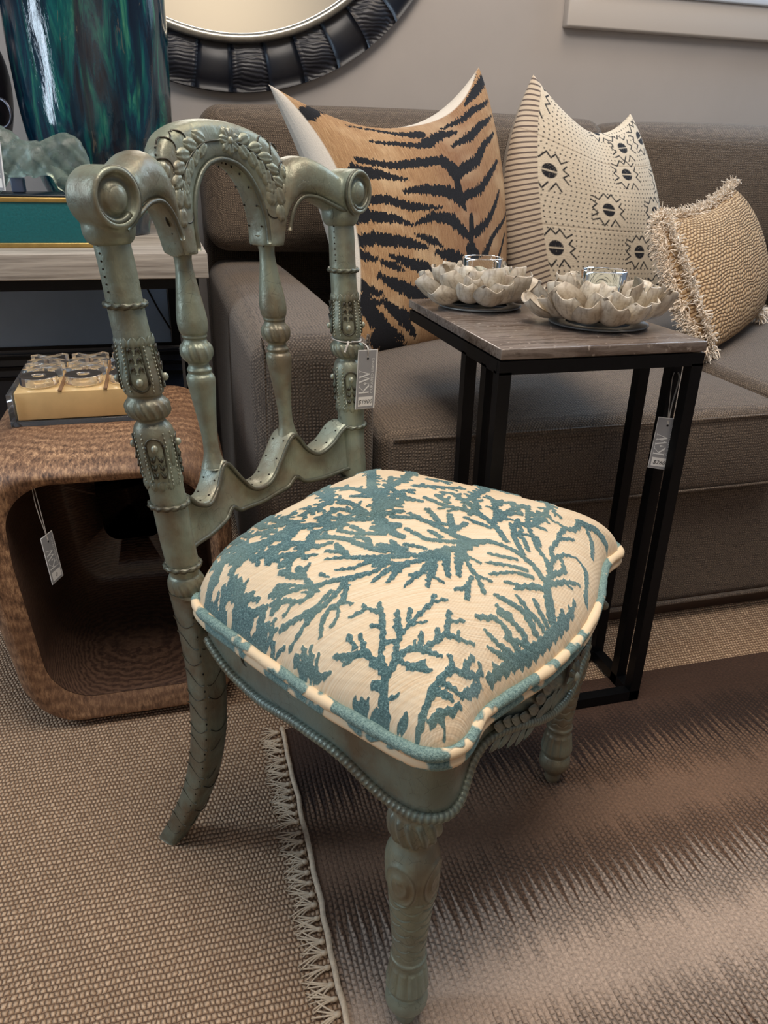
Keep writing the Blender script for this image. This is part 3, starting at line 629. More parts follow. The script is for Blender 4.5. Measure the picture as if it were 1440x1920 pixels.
# crystal sculpture
t = NT('rock_crystal'); P_ = t.geo(); n1 = t.noise(P_, 38, 5, .7, .8); n2 = t.noise(P_, 16, 3)
t.p(Base_Color=t.ramp(n1, [(.3, srgb(160, 184, 174)), (.55, srgb(204, 220, 208)), (.75, srgb(238, 244, 236))]), Roughness=t.math('MULTIPLY_ADD', n2, .3, .1), IOR=1.35, Transmission_Weight=.86, Normal=t.bump(n1, .5, .004)); CRY = t.m
cs = thing('crystal_sculpture', 'rough translucent pale green stone sculpture standing on the teal box', 'sculpture', (-.2, 1.665, .7895))
sph = [((-.158, .858), .036), ((-.150, .842), .033), ((-.178, .856), .030), ((-.200, .849), .030), ((-.222, .847), .032), ((-.245, .850), .035), ((-.268, .853), .037), ((-.285, .872), .035), ((-.262, .875), .026), ((-.30, .85), .04), ((-.176, .826), .018), ((-.168, .808), .017), ((-.162, .800), .015), ((-.285, .815), .022), ((-.29, .804), .018)]
V, F = merge([ellipsoid((x, 1.665+.008*math.sin(40*x), z), [(r_, 0, 0), (0, r_*.75, 0), (0, 0, r_)], 14, 9) for (x, z), r_ in sph]); V, F = remesh(V, F, .0042, 8)
nz = np.sin(V[:, 0]*170)*np.sin(V[:, 2]*150+2)+.6*np.sin(V[:, 0]*330+1)*np.sin(V[:, 2]*310)
V = V+(V-np.array([-.2, 1.665, .85]))*0+np.c_[nz*.0012, nz*.002, nz*.0014]; V[:, 2] = np.maximum(V[:, 2], .7896); obj('crystal_body', V, F, CRY, cs)
V, F = rbox((-.250, 1.675, .803), (.022, .03, .026), .003, 2); obj('stand_block', V, F, simple('grey_blue_resin', (70, 80, 100), .3), cs)

# ------------------------------------------------------------------ wooden stool
t = NT('suar_wood'); P_ = t.geo(); px, py_, pz = t.sep(P_)
wv = t.n('TexWave', {'Vector': t.n('Mapping', {'Vector': P_, 'Location': (.09, -1.3, -.62), 'Scale': (1, .8, 1.3)}).outputs[0], 'Scale': 15., 'Distortion': 7., 'Detail': 3., 'Detail Scale': .9}, wave_type='RINGS', rings_direction='SPHERICAL').outputs[1]
fr_ = t.noise(t.geo((1, .4, .3)), 230, 4, .8); bg = t.noise(P_, 6, 3)
f_ = t.math('ADD', t.math('MULTIPLY', wv, .09), t.math('MULTIPLY', fr_, .91))
c_ = t.ramp(f_, [(.34, srgb(64, 44, 32)), (.5, srgb(134, 100, 74)), (.66, srgb(196, 156, 118))])
c_ = t.mix(t.ramp(bg, [(.4, (0, 0, 0)), (.65, (.6, .6, .6))]), c_, srgb(112, 80, 58))
t.p(Base_Color=c_, Roughness=.55, Normal=t.bump(f_, .5, .003)); SUAR = t.m
t = NT('dark_hollow_wood'); wv = t.n('TexWave', {'Vector': t.n('Mapping', {'Vector': t.geo(), 'Location': (.1, -1.25, .25)}).outputs[0], 'Scale': 60., 'Distortion': 7., 'Detail': 4.}, wave_type='RINGS', rings_direction='SPHERICAL').outputs[1]
nh = t.noise(t.geo(), 120, 4, .7); fh = t.math('ADD', t.math('MULTIPLY', wv, .3), t.math('MULTIPLY', nh, .7)); t.p(Base_Color=t.ramp(fh, [(.25, srgb(62, 46, 40)), (.7, srgb(114, 88, 72))]), Roughness=.34, Normal=t.bump(fh, .25, .002)); HOL = t.m
st = thing('wooden_stool', 'hollowed block of brown wood with rounded corners, standing left of the sofa arm', 'side table', (-.1, 1.3, FZ))
def rrect(x0, x1, z0, z1, r, n=160):
    x, z = (x0+x1)/2, (z0+z1)/2; hx, hz = (x1-x0)/2-r, (z1-z0)/2-r; P = []
    for k, (sx, sz, a0) in enumerate(((1, 1, 0), (-1, 1, PI/2), (-1, -1, PI), (1, -1, 1.5*PI))):
        for i in range(12):
            a = a0+PI/2*i/11; P.append((x+sx*hx+r*math.cos(a), z+sz*hz+r*math.sin(a)))
    P = np.array(P); L = np.r_[0, np.cumsum(np.linalg.norm(np.diff(np.vstack([P, P[:1]]), axis=0), axis=1))]; s = np.linspace(0, L[-1], n, endpoint=False); Q = np.vstack([P, P[:1]])
    return np.c_[np.interp(s, L, Q[:, 0]), np.interp(s, L, Q[:, 1])]
n = 160
IN = rrect(-.256, .030, .050, .424, .070, n); IN[:, 0] += .022*np.clip((.30-IN[:, 1])/.25, 0, 1)*np.clip((.03-IN[:, 0])/.28, 0, 1)
def outer_at(ins, r): 
    Q = rrect(-.318+ins*1.3, .068-ins, FZ+ins*.8, .462-ins, r, n); Q[:, 0] += .03*np.clip((.30-Q[:, 1])/.25, 0, 1)*np.clip((.06-Q[:, 0])/.36, 0, 1); return Q
Y0, Y1 = 1.088, 1.50
prof = []
for k in range(8):                                   # back lip
    a = PI/2*k/7; prof.append((outer_at(.03*(1-math.sin(a)), .08), Y1-.03*(1-math.cos(a))))
for yv in np.linspace(Y1-.06, Y0+.10, 12): prof.append((outer_at(0, .08), yv))
for k in range(1, 12):                               # broad front lip
    a = PI/2*k/11; prof.append((outer_at(.026*(1-math.cos(a)), .08), Y0+.085*(1-math.sin(a))))
for k in range(1, 7):
    q = k/6; A = outer_at(.026, .08); prof.append((A*(1-q)+IN*q, Y0+.001+.010*q*q))
nO = len(prof)
inner = []
for yv in (Y0+.012, Y0+.03, Y0+.08, Y0+.15, Y0+.22, Y0+.28): inner.append((IN, yv))
cI = IN.mean(0)
for k in range(1, 9):
    a = PI/2*k/8; inner.append((cI+(IN-cI)*(1-.25*(1-math.cos(a))-(.35 if k == 8 else 0)), Y0+.28+.08*math.sin(a)))
def ringmesh(pr, cap0=False, cap1=False):
    V = np.array([[(x, yv, z) for x, z in P] for P, yv in pr]); F = gridfaces(len(pr), n, False, True)[:, ::-1].tolist(); V = V.reshape(-1, 3)
    if cap0: F.append(list(range(n)))
    if cap1: F.append([(len(pr)-1)*n+i for i in range(n)][::-1])
    return V, F
V, F = ringmesh(prof, cap0=True); obj('body', V, F, SUAR, st)
V, F = ringmesh(inner, cap1=True); obj('hollow', V, F, HOL, st, label='smooth dark hollow')

# noughts and crosses set
t = NT('clear_acrylic'); t.p(Base_Color=(1, 1, 1, 1), Roughness=.01, IOR=1.33, Transmission_Weight=.97); ACR = t.m
TAN = simple('gold_tan_leather', (212, 178, 124), .45, .2, noise=.1, nscale=30); TAN2 = simple('dark_tan_groove', (120, 88, 58), .6)
gs = thing('game_set', 'clear acrylic tray with gold box for noughts and crosses, on the wooden stool', 'game', (-.15, 1.37, .462))
x0, x1, y0, y1 = -.256, -.030, 1.262, 1.478
V, F = rbox(((x0+x1)/2, (y0+y1)/2, .466), (x1-x0, y1-y0, .008), .001, 1); obj('acrylic_base', V, F, ACR, gs)
for (a, b, c, d) in ((x0, x0+.009, y0, y1), (x1-.009, x1, y0, y1), (x0+.0095, x1-.0095, y1-.009, y1)):
    V, F = rbox(((a+b)/2, (c+d)/2, .4925), (b-a, d-c, .044), .001, 1); obj('acrylic_wall', V, F, ACR, gs)
V, F = rbox(((x0+x1)/2, (y0+y1)/2-.003, .4935), (x1-x0-.022, y1-y0-.014, .045), .0015, 1); obj('gold_box', V, F, TAN, gs, label='gold tan box')
cw = (x1-x0-.022)/3; cx0 = x0+.011
for k in (1, 2):
    V, F = rbox((cx0+cw*k, (y0+y1)/2-.004, .5172), (.006, y1-y0-.012, .003), .001, 1); obj('groove', V, F, TAN2, gs)
def o_piece():
    th = np.linspace(0, 2*PI, 40, endpoint=False); pr = [(.012, 0), (.028, 0), (.029, .001), (.029, .013), (.028, .014), (.012, .014), (.011, .013), (.011, .001)]
    V = np.array([[(r_*math.cos(a), r_*math.sin(a), z) for r_, z in pr] for a in th]); return V.reshape(-1, 3), gridfaces(40, 8, True, True)[:, ::-1].tolist()
def x_piece():
    out = []
    for sg in (1, -1): V, F = rbox((0, 0, .007+.0002*sg), (.074, .016, .0138), .001, 1); c, s = math.cos(sg*PI/4), math.sin(sg*PI/4); out.append((np.c_[V[:, 0]*c-V[:, 1]*s, V[:, 0]*s+V[:, 1]*c, V[:, 2]], F))
    return merge(out)
cols, rows = ('left', 'middle', 'right'), ('front', 'middle', 'back')
for j in range(3):
    for i in range(3):
        iso = (j == 0) or (i, j) == (2, 1)
        V, F = o_piece() if iso else x_piece(); cx, cy = cx0+cw*(i+.5), y0+.04+.064*j+.004
        nm = 'nought_piece' if iso else 'cross_piece'
        o = obj(nm, V+np.array([cx, cy, .5189]), F, ACR, loc=(cx, cy, .5189), smooth=False)
        o['label'] = 'clear acrylic %s in the %s row, %s column of the game set' % ('nought' if iso else 'cross', rows[j], cols[i]); o['category'] = 'game piece'; o['group'] = 'acrylic noughts and crosses pieces'

# ------------------------------------------------------------------ price tags
CARD = simple('grey_card', (150, 150, 152), .6); WHT = simple('white_card', (232, 230, 226), .6); INK = simple('black_ink', (24, 24, 28), .6); LET = simple('white_print', (236, 236, 234), .6); RIB = simple('grey_ribbon', (186, 180, 172), .7)
def text_mesh(s, size):
    cu = bpy.data.curves.new('t', 'FONT'); cu.body = s; cu.size = size; cu.fill_mode = 'FRONT'; cu.resolution_u = 2
    o = bpy.data.objects.new('t', cu); COL.objects.link(o); dg = bpy.context.evaluated_depsgraph_get(); dg.update(); e = o.evaluated_get(dg); me = e.to_mesh()
    V = np.array([v.co[:] for v in me.vertices]); F = [list(p.vertices) for p in me.polygons]; e.to_mesh_clear(); bpy.data.objects.remove(o); bpy.data.curves.remove(cu); return V, F
def stroke(a, b, w0):
    a, b = np.array(a, float), np.array(b, float); d = (b-a)/np.linalg.norm(b-a); q = np.array([-d[1], d[0]])*w0/2
    return [a+q, a-q, b-q, b+q]
def price_tag(label, hole, right, up_, W_, H_, price, ribbon, flip=False):
    hole = np.array(hole, float); R_ = np.array(right, float); R_ /= np.linalg.norm(R_); U_ = np.array(up_, float); U_ -= U_.dot(R_)*R_; U_ /= np.linalg.norm(U_); Nn = np.cross(R_, U_)
    th = thing('price_tag', label, 'tag', tuple(hole), 'grey shop price tags')
    def put(nm, P2, F, mat, h, lab=None, thick=.0):
        P2 = np.asarray(P2, float); V = hole+P2[:, :1]*R_+P2[:, 1:2]*U_+h*Nn
        if thick:
            m = len(V); V = np.vstack([V, V-thick*Nn]); q = F[0]; F = F+[[i+m for i in q][::-1]]+[[q[i], q[i]+m, q[(i+1) % len(q)]+m, q[(i+1) % len(q)]] for i in range(len(q))]
        obj(nm, V, F, mat, th, smooth=False, label=lab)
    top = .12*H_; q4 = [[0, 1, 2, 3]]
    put('white_edge', [(-W_/2, top-H_), (W_/2, top-H_), (W_/2, top), (-W_/2, top)], q4, WHT, -.0002, None, .0008)
    put('card', [(-W_/2+.0008, top-H_+.0008), (W_/2-.0022, top-H_+.0008), (W_/2-.0022, top-.0008), (-W_/2+.0008, top-.0008)], q4, CARD, .0001)
    yb = top-H_; s = W_/.03
    put('price_sticker', [(-W_/2+.0035*s, yb+.004*s), (W_/2-.004*s, yb+.004*s), (W_/2-.004*s, yb+.0175*s), (-W_/2+.0035*s, yb+.0175*s)], q4, WHT, .0003)
    V, F = text_mesh(price, .0085*s); wd = V[:, 0].max(); V[:, 0] += V[:, 1]*.25; put('handwritten_price', np.c_[V[:, 0]-wd/2-.001, V[:, 1]+yb+.0075*s], F, INK, .0005)
    # lettering runs up the card: baseline direction = up, letter tops point left
    T = []
    def L(strokes, o_, k):
        for a, b, w_ in strokes: T.append([(o_[0]+x*k, o_[1]+y*k) for x, y in stroke(a, b, w_)])
    Kk = [((.12, 0), (.12, 1), .12), ((0, .015), (.26, .015), .04), ((0, .985), (.26, .985), .04), ((.14, .42), (.68, 1), .05), ((.26, .5), (.74, 0), .13), ((.55, .985), (.85, .985), .04), ((.56, .015), (.9, .015), .04)]
    Ww = [((.08, 1), (.36, 0), .13), ((.36, 0), (.62, .92), .05), ((.50, 1), (.78, 0), .13), ((.78, 0), (1.06, 1), .05), ((-.04, .985), (.22, .985), .04), ((.40, .985), (.64, .985), .04), ((.94, .985), (1.18, .985), .04)]
    k = W_*.52; bx_ = yb+.0215*s
    L(Kk, (0, 0), k); L(Ww, (k*.98, 0), k)
    for a in range(5):
        an = 2*PI*a/5; T.append([(k*.92+k*.07*math.cos(an)+k*.055*math.cos(b), k*.42+k*.08*math.sin(an)+k*.055*math.sin(b)) for b in (0, PI/2, PI, 1.5*PI)])
    T.append([(k*x, k*y) for x, y in ((.90, .16), (.94, .16), (.94, .4), (.90, .4))])
    P2, F = [], []
    for q in T: F.append(list(range(len(P2), len(P2)+4))); P2 += q
    P2 = np.array(P2); put('monogram', np.c_[W_*.13-P2[:, 1], bx_+P2[:, 0]], F, LET, .0004)
    V, F = text_mesh('CURATED LIVING', .0056*s); sc_ = (H_*.60)/V[:, 0].max(); V[:, 0] *= sc_; put('small_lettering', np.c_[W_*.33-V[:, 1]*.95, bx_+V[:, 0]], F, LET, .0004)
    a = np.linspace(0, 2*PI, 12, endpoint=False); put('punch_hole', np.c_[.0016*np.cos(a), -.002+.0016*np.sin(a)], [list(range(12))], INK, .0004)
    V, F = merge([tube(cr(r_, 8), .0016, 6, flat=.4) for r_ in ribbon]); obj('ribbon', V, F, RIB, th, label='pale grey ribbon loop')

# ================================================================== carved chair
CO = np.array([.181, .506, 0.]); CA = math.atan2(.288, .321)
CU = np.array([math.cos(CA), math.sin(CA), 0]); CV = np.array([-math.sin(CA), math.cos(CA), 0])
def G(V):
    V = np.asarray(V, float).reshape(-1, 3); return CO+(V[:, :1]+.2155)*CU+V[:, 1:2]*CV+V[:, 2:]*np.array([0, 0, 1.])
def yb(x, z): return .341+.102*(z-.45)+.038*(1-np.minimum(1, (np.asarray(x)/.18)**2))
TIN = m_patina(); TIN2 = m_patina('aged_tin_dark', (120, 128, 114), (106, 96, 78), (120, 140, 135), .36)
NAIL = simple('dark_nail', (44, 38, 30), .45, .6)
chair = thing('carved_chair', 'low carved chair clad in aged silver-green metal with teal coral velvet seat', 'chair', tuple(G([[0, .15, 0]])[0]))
def cobj(name, VF, mat=TIN, parent=chair, **k): return obj(name, G(VF[0]), VF[1], mat, parent, **k)

# --- seat
HALF = [(0, .338), (.06, .338), (.11, .334), (.15, .325), (.178, .308), (.193, .28), (.207, .225), (.22, .17), (.234, .1), (.240, .05), (.245, .005), (.244, -.02), (.233, -.036), (.212, -.043), (.17, -.039), (.12, -.05), (.07, -.062)]
def outline(n):
    q = cr(np.array(HALF+[(0, -.068)]+[(-x, y) for x, y in HALF[:0:-1]]), 40, True)
    q2 = np.vstack([q, q[:1]]); L = np.r_[0, np.cumsum(np.linalg.norm(np.diff(q2, axis=0), axis=1))]; s = np.linspace(0, L[-1], n, endpoint=False)
    return _nudge(np.c_[np.interp(s, L, q2[:, 0]), np.interp(s, L, q2[:, 1])])
CEN = np.array([0, .14])
def _nudge(q):
    q = q.copy(); m = q[:, 0] > .2; q[m, 0] -= .28*(q[m, 0]-.2); return q
def zseat(x, y, r): return .404+.034*np.sqrt(np.clip(1-r**10, 0, 1))+.050*(1-r**3)+.045*(y-.1)*(1-r**6)
CORAL = [[tuple(float(a) for a in p.split(',')) for p in L.split()] for L in '''-243,17,13 -235,25,12 -227,32,13 -216,32,14 -209,32,14 -197,38,13 -186,42,13 -178,48,12 -164,58,11;-186,42,11 -172,39,10 -162,28,8;-176,40,10 -157,38,11 -139,36,11 -127,40,10;-139,37,9 -123,29,8;-170,43,9 -156,49,9;-209,32,12 -198,29,13 -190,21,15 -191,13,12 -186,-1,9;-191,22,9 -186,26,8;-185,20,9 -176,25,9;-189,15,11 -176,10,13 -161,7,11 -150,12,10 -135,19,15;-173,11,9 -164,15,10;-149,13,9 -131,6,8;-166,8,13 -156,-2,11 -144,-12,8;-155,-1,8 -147,2,8;-207,30,10 -208,15,14 -201,10,10;-208,15,11 -204,0,10;-206,6,8 -198,8,8;-242,-13,16 -229,-12,19 -215,-10,18 -200,-12,16 -189,-14,13 -183,-11,11 -180,-7,10;-189,-15,13 -182,-23,12 -167,-19,12 -156,-18,10;-180,-23,12 -164,-28,11 -157,-28,10 -154,-24,8;-215,-14,16 -211,-23,13 -210,-27,8;-205,-16,12 -201,-30,10 -192,-32,12 -167,-32,12;-234,-21,16 -226,-23,15 -217,-31,12 -207,-33,8;-226,-25,7 -232,-32,7;-243,2,9 -242,-1,9 -238,2,8;-97,-49,22 -115,-42,16 -118,-34,13 -121,-27,10 -121,-12,9;-121,-40,12 -128,-31,11 -132,-23,9;-131,-40,14 -139,-35,10 -140,-31,9;-106,-42,13 -103,-32,12 -99,-21,11 -101,-12,12 -114,-1,10;-96,-41,9 -108,-29,8;-92,-46,14 -87,-36,12 -87,-22,12 -85,-7,9;-81,-21,8 -90,-11,7;-88,-28,8 -93,-13,7;-73,-45,14 -67,-28,12 -70,-13,11 -74,0,9;-61,-47,13 -61,-32,11 -55,-15,9;-53,-48,12 -47,-36,10 -42,-29,9;-42,-51,13 -25,-41,12 -15,-32,14 -22,-23,10 -46,-11,9;-33,-56,9 -19,-52,8;-33,-56,11 -6,-59,9 -5,-54,7;-7,-59,7 10,-55,7;-122,-42,22 -98,-49,26 -71,-54,26 -42,-57,22 -21,-59,12;-154,-35,22 -139,-37,18 -127,-41,20;-212,53,10 -215,43,11;-227,41,10 -230,31,10;-244,19,14 -234,29,13 -219,34,14 -215,50,14 -209,64,13 -215,74,12 -219,91,11;-209,64,11 -198,77,10;-209,75,10 -202,87,10;-213,70,10 -222,78,10;-219,34,12 -210,47,12 -194,55,12 -174,69,12 -163,79,12;-171,71,10 -172,87,10 -186,96,9;-172,86,8 -170,93,8;-184,64,8 -187,73,8;-197,50,8 -193,43,8;-230,28,8 -228,43,9;-234,24,8 -229,15,8;-182,48,12 -165,58,12;-243,5,9 -239,3,9;-128,108,10 -148,130,13 -163,148,14 -169,153,14 -161,171,12 -153,184,10;-162,168,10 -163,185,9 -163,199,9;-169,153,10 -172,176,9 -178,193,9;-173,165,9 -179,176,8 -185,190,8;-174,149,9 -176,161,8;-171,147,11 -185,156,12 -188,175,10 -197,182,9;-188,164,9 -199,166,9;-150,127,14 -162,126,14 -173,127,12 -188,131,12 -195,141,11 -209,163,9;-189,139,9 -198,150,8 -207,163,8;-195,137,12 -209,139,11 -218,143,9;-193,133,8 -205,137,8;-167,133,11 -184,136,11 -196,136,10;-156,121,12 -174,114,14 -185,122,12 -196,122,10 -208,115,9;-174,115,10 -173,105,9;-180,115,9 -188,109,9 -199,109,8;-153,148,9 -152,157,9;-200,256,9 -191,253,10 -182,254,9;-191,251,8 -180,243,8;-209,223,13 -202,228,12 -190,234,11 -185,237,13;-191,238,8 -191,241,8;-195,224,9 -188,219,9;-208,220,10 -203,217,9 -199,214,8;-203,215,8 -197,197,8;-202,260,10 -196,271,9;-208,249,9 -202,247,9;-214,187,11 -212,194,9 -208,190,9;-218,180,9 -208,182,9;-218,176,9 -209,169,9;-220,165,11 -216,168,9;-221,160,8 -218,151,8;-214,202,9 -209,211,8;-230,116,11 -223,134,9;-229,113,9 -218,129,10;-230,109,9 -217,120,9;-230,105,9 -220,109,9;-231,102,11 -229,90,9;-241,47,9 -237,55,8;-239,45,8 -236,48,8;-240,41,8 -236,42,8;-241,32,14 -243,21,12;263,370,13 40,224,14 9,193,15 -29,172,15 -53,148,14 -58,119,12;-34,171,10 -41,195,9 -43,216,8;-46,171,12 -59,187,10 -79,198,10 -94,221,11 -106,233,12 -130,244,12 -154,255,12 -171,261,9;-70,218,8 -47,213,7;-56,189,8 -68,208,9 -74,221,8;-91,246,9 -97,227,9;-79,260,8 -70,254,7;-81,265,8 -100,236,8;16,210,11 22,240,9 18,275,10 121,380,9;9,266,10 -30,235,11 -52,240,9 -73,244,8;-34,232,9 75,364,8;-54,230,8 -55,257,7;-33,184,11 -21,214,10 -18,234,8;-2,223,8 8,203,9;15,192,11 46,201,10 35,182,8;46,201,9 80,221,8;-15,173,10 14,163,8;-28,164,9 -5,151,8;-97,227,10 -95,256,10 -83,285,10 14,380,8;-102,250,10 -108,272,10 -32,374,8;-114,249,10 -126,275,9 -116,297,8;-114,236,12 -135,244,12 -146,270,10 -145,305,9;-142,265,9 -129,296,9 -90,366,8;-148,260,11 -160,277,9 -164,299,8;-110,226,11 -134,223,11 -148,229,10 -156,222,9;-132,225,9 -156,239,8;-149,241,8 -157,241,8;-70,184,9 -98,203,8;-93,120,12 -96,141,10 -94,162,10 -97,180,9 -106,195,10 -106,203,9;-108,202,11 -120,195,11 -126,217,8;-119,191,9 -119,184,8;-122,193,10 -138,199,10 -145,214,9;-140,198,10 -155,206,9;-136,194,9 -138,187,8;-93,137,9 -82,148,9 -86,159,8;-101,111,11 -114,133,9 -121,147,10 -133,166,8;-117,150,9 -108,169,9;-114,154,8 -122,174,8;-106,108,11 -117,123,9 -133,131,9 -141,145,8;-64,139,9 -79,161,9 -85,182,8;-72,162,9 -70,176,8;-78,103,9 -84,130,8;-88,96,12 -103,114,10;-103,87,10 -118,98,9 -142,102,8;-113,90,9 -133,87,8;-127,109,12 -142,119,13 -151,128,13;-119,362,24 -171,324,30 -203,298,26;-170,283,16 -189,282,12 -199,278,9;-92,373,10 -46,382,10 -6,389,10 50,391,12 98,386,8;131,394,10 191,387,12 255,369,14;-39,387,8 14,388,7;181,380,12 104,274,9;-44,-49,16 -26,-37,14 -8,-29,15 4,-8,13 9,16,12 5,33,13 -1,46,14 -16,55,14;-8,-29,13 13,-24,11 30,-11,10 40,4,10 65,23,11 84,35,11 107,43,11 115,54,8;76,28,10 97,24,9 116,35,9;13,-22,11 43,-16,10 66,-21,9 77,-28,7;43,-14,10 53,-8,8 89,-4,10 114,-14,8;89,-4,10 104,0,10 122,1,11 122,11,9;122,1,13 134,-6,12 157,-6,12;8,-26,11 37,-32,11 51,-22,7;-3,-31,12 23,-40,10 41,-49,7;19,-40,7 22,-47,7;-18,-29,11 -37,-15,10 -48,1,8;-24,-20,9 -48,-10,8;-11,-6,10 -23,12,9 -37,27,8;-15,-14,10 -27,2,8 -52,17,8;-4,9,10 -15,23,8 -21,34,8;12,8,11 35,31,11 62,41,10 77,43,8;34,28,8 58,45,7;41,29,8 60,30,8;24,7,10 41,20,9 41,27,8;47,3,10 61,12,8;18,31,12 39,57,10 49,79,10 69,107,10 81,134,8;29,57,9 27,73,8 29,88,7;39,57,9 69,67,9 100,86,8 109,99,7;94,79,8 113,65,7;55,57,9 79,59,8 110,54,7;76,57,8 96,47,7;47,78,10 46,100,10 40,120,9 45,150,9;51,122,10 62,144,9;80,108,11 140,114,12 301,212,10;63,88,8 88,108,8;-17,54,14 -17,75,12 -14,93,11 -10,112,10 -9,130,10 -24,152,9;0,107,9 18,131,9;-9,83,11 22,104,9;-5,83,9 16,81,9;-2,97,8 -9,110,8;-6,130,8 -5,142,8;-21,58,13 -36,80,8 -46,96,9 -40,124,8;-31,87,9 -27,102,8;-29,54,12 -53,71,12 -82,86,10 -88,111,9 -85,131,8;-82,103,8 -72,123,8;-64,87,8 -70,108,8;-59,72,10 -88,79,9 -107,96,8;-47,70,12 -79,69,11 -106,68,8 -132,70,8;-104,66,7 -114,74,7;-52,68,11 -74,57,10 -90,45,8;-83,64,9 -102,59,9 -121,51,8;-103,58,8 -103,45,8;-35,61,13 -58,50,11 -80,38,9;-39,55,11 -56,40,9 -65,28,9 -61,12,8;-64,27,9 -81,9,8;-72,28,9 -89,24,10 -102,31,8;-88,23,9 -103,17,8;-44,48,8 -44,33,7;-129,108,9 -109,106,9 -102,88,9;-141,101,8 -125,100,8;-135,89,8 -115,88,8;-120,114,8 -97,109,8;251,360,12 273,340,12 283,308,9;14,197,11 88,204,12 285,280,12 287,248,12 292,222,12 297,207,10;71,180,10 94,152,9 111,133,8;112,184,10 125,159,9;305,104,9 141,31,10 118,26,10 97,24,9;150,32,9 133,19,8;168,117,8 166,83,6;155,-4,13 171,-19,16 182,-34,15;160,-12,10 151,-25,10 119,-37,9;79,-31,8 76,-44,9 33,-61,9;-18,176,12 9,186,11 28,177,9;-30,170,9 -38,153,9 -47,152,10;-28,167,9 -6,154,8;-6,174,9 30,167,9 33,148,8;25,166,9 44,183,8 56,173,8;-42,145,10 -36,137,9;-59,155,12 -59,142,11 -39,135,9'''.split(';')]
NS, NR = 760, 190
O = outline(NS); rr = np.r_[np.linspace(.0, .9, NR-45, endpoint=False), 1-.1*(1-np.linspace(0, 1, 45))**1.8]
rr[0] = .002
XY = CEN+(O-CEN)[None]*rr[:, None, None]; X, Y = XY[..., 0], XY[..., 1]; R = rr[:, None]*np.ones(NS)
Z = zseat(X, Y, R)
# trace positions drift with the crown near the rim, so pull stray points back inside
D = np.full(X.shape, 9.)
jx = X*1000+.7*np.sin(X*700+Y*300)+.5*np.sin(Y*1100); jy = Y*1000+.7*np.sin(Y*650-X*420)+.5*np.sin(X*1020)
for L in CORAL:
    P = np.array(L); x0, y0 = P[:, :2].min(0)-12; x1, y1 = P[:, :2].max(0)+12
    mk = (jx > x0) & (jx < x1) & (jy > y0) & (jy < y1)
    if mk.any(): D[mk] = np.minimum(D[mk], segdist(jx[mk], jy[mk], [(a, b, min(w, 14 if b < 80 else 22)*(.24 if a < -120 and b < 180 else .30 if b < 50 else .46 if a > 60 else .43 if b < 200 else .48)) for a, b, w in L]))
tw_ = np.random.default_rng(5)
for L in CORAL:                                     # short side twigs on the finer coral towards the back and the far side
    for (a0, b0, w0), (a1, b1, w1) in zip(L[:-1], L[1:]):
        if not (b0 > 170 or a0 > 40) or b0 < 10: continue
        ln = math.hypot(a1-a0, b1-b0); dx, dy = (a1-a0)/max(ln, 1e-6), (b1-b0)/max(ln, 1e-6)
        for q in np.arange(5, ln, 12.):
            e = 1 if tw_.random() < .5 else -1; c_, s_ = .62, .78*e; l = 8+7*tw_.random()
            px, py = a0+dx*q, b0+dy*q; tx, ty = px+l*(dx*c_-dy*s_), py+l*(dx*s_+dy*c_)
            mk = (np.abs(jx-px) < 22) & (np.abs(jy-py) < 22)
            if mk.any(): D[mk] = np.minimum(D[mk], segdist(jx[mk], jy[mk], [(px, py, 2.8), (tx, ty, 2.6)]))
vel = np.clip(.5-D/2.2, 0, 1); vel = vel*vel*(3-2*vel)
Z2 = Z+vel*(.0021+.0006*np.sin(X*2100)*np.sin(Y*2300))*np.clip((1-R)*40, 0, 1)
V = np.stack([X, Y, Z2], -1); F = gridfaces(NR, NS, False, True).tolist()
seat = cobj('seat_cushion', (V, F), m_seat(), attrs=dict(velvet=vel.ravel()), label='cream cushion with raised teal coral velvet')
t = NT('piped_welt'); P_ = t.geo(); n1 = t.noise(P_, 30, 2); sp = t.noise(P_, 480, 3, .8)
f_ = t.ramp(n1, [(.47, (0, 0, 0)), (.50, (1, 1, 1))]); vel_ = t.ramp(sp, [(.3, srgb(70, 104, 104)), (.7, srgb(160, 186, 176))])
t.p(Base_Color=t.mix(f_, srgb(234, 208, 170), vel_), Roughness=.7, Normal=t.bump(t.math('MULTIPLY', sp, f_), .7, .003)); WELT = t.m
O2 = outline(360)
def wmod(L, th): return 1+.10*np.sin(L*160)*np.sin(L*57)
V, F = merge([tube(np.c_[O2*1.012-CEN*.012, .4035+0*O2[:, 0]], .0060, 10, True, wmod, upv=(0, 0, 1)), tube(np.c_[O2*1.008-CEN*.008, .3925+0*O2[:, 0]], .0055, 8, True, upv=(0, 0, 1))])
cobj('welt', (V, F), WELT, label='double piped welt in cream and teal')

# --- apron with rope moulding
NA = 400; OA = outline(NA)
def apron_bottom(x, y):
    pts_front = [(-.25, .322), (-.215, .322), (-.185, .345), (-.15, .360), (-.10, .346), (-.05, .325), (0, .316)]
    pts_side = [(-.05, .324), (-.0, .322), (.03, .327), (.08, .345), (.14, .345), (.2, .337), (.25, .342), (.29, .358), (.34, .366)]
    a = np.array(pts_front); b = np.array(pts_side)
    zf = np.interp(-np.abs(x), a[:, 0], a[:, 1]); zs = np.interp(y, b[:, 0], b[:, 1])
    front = np.clip((-.02-y)/.016, 0, 1); zz = zf*front+zs*(1-front)
    back = np.clip((y-.315)/.015, 0, 1)*(np.abs(x) < .16)
    return zz*(1-back)+.372*back
zb = apron_bottom(OA[:, 0], OA[:, 1]); k = np.ones(9)/9; zb = np.convolve(np.r_[zb[-4:], zb, zb[:4]], k, 'valid')
rows = []
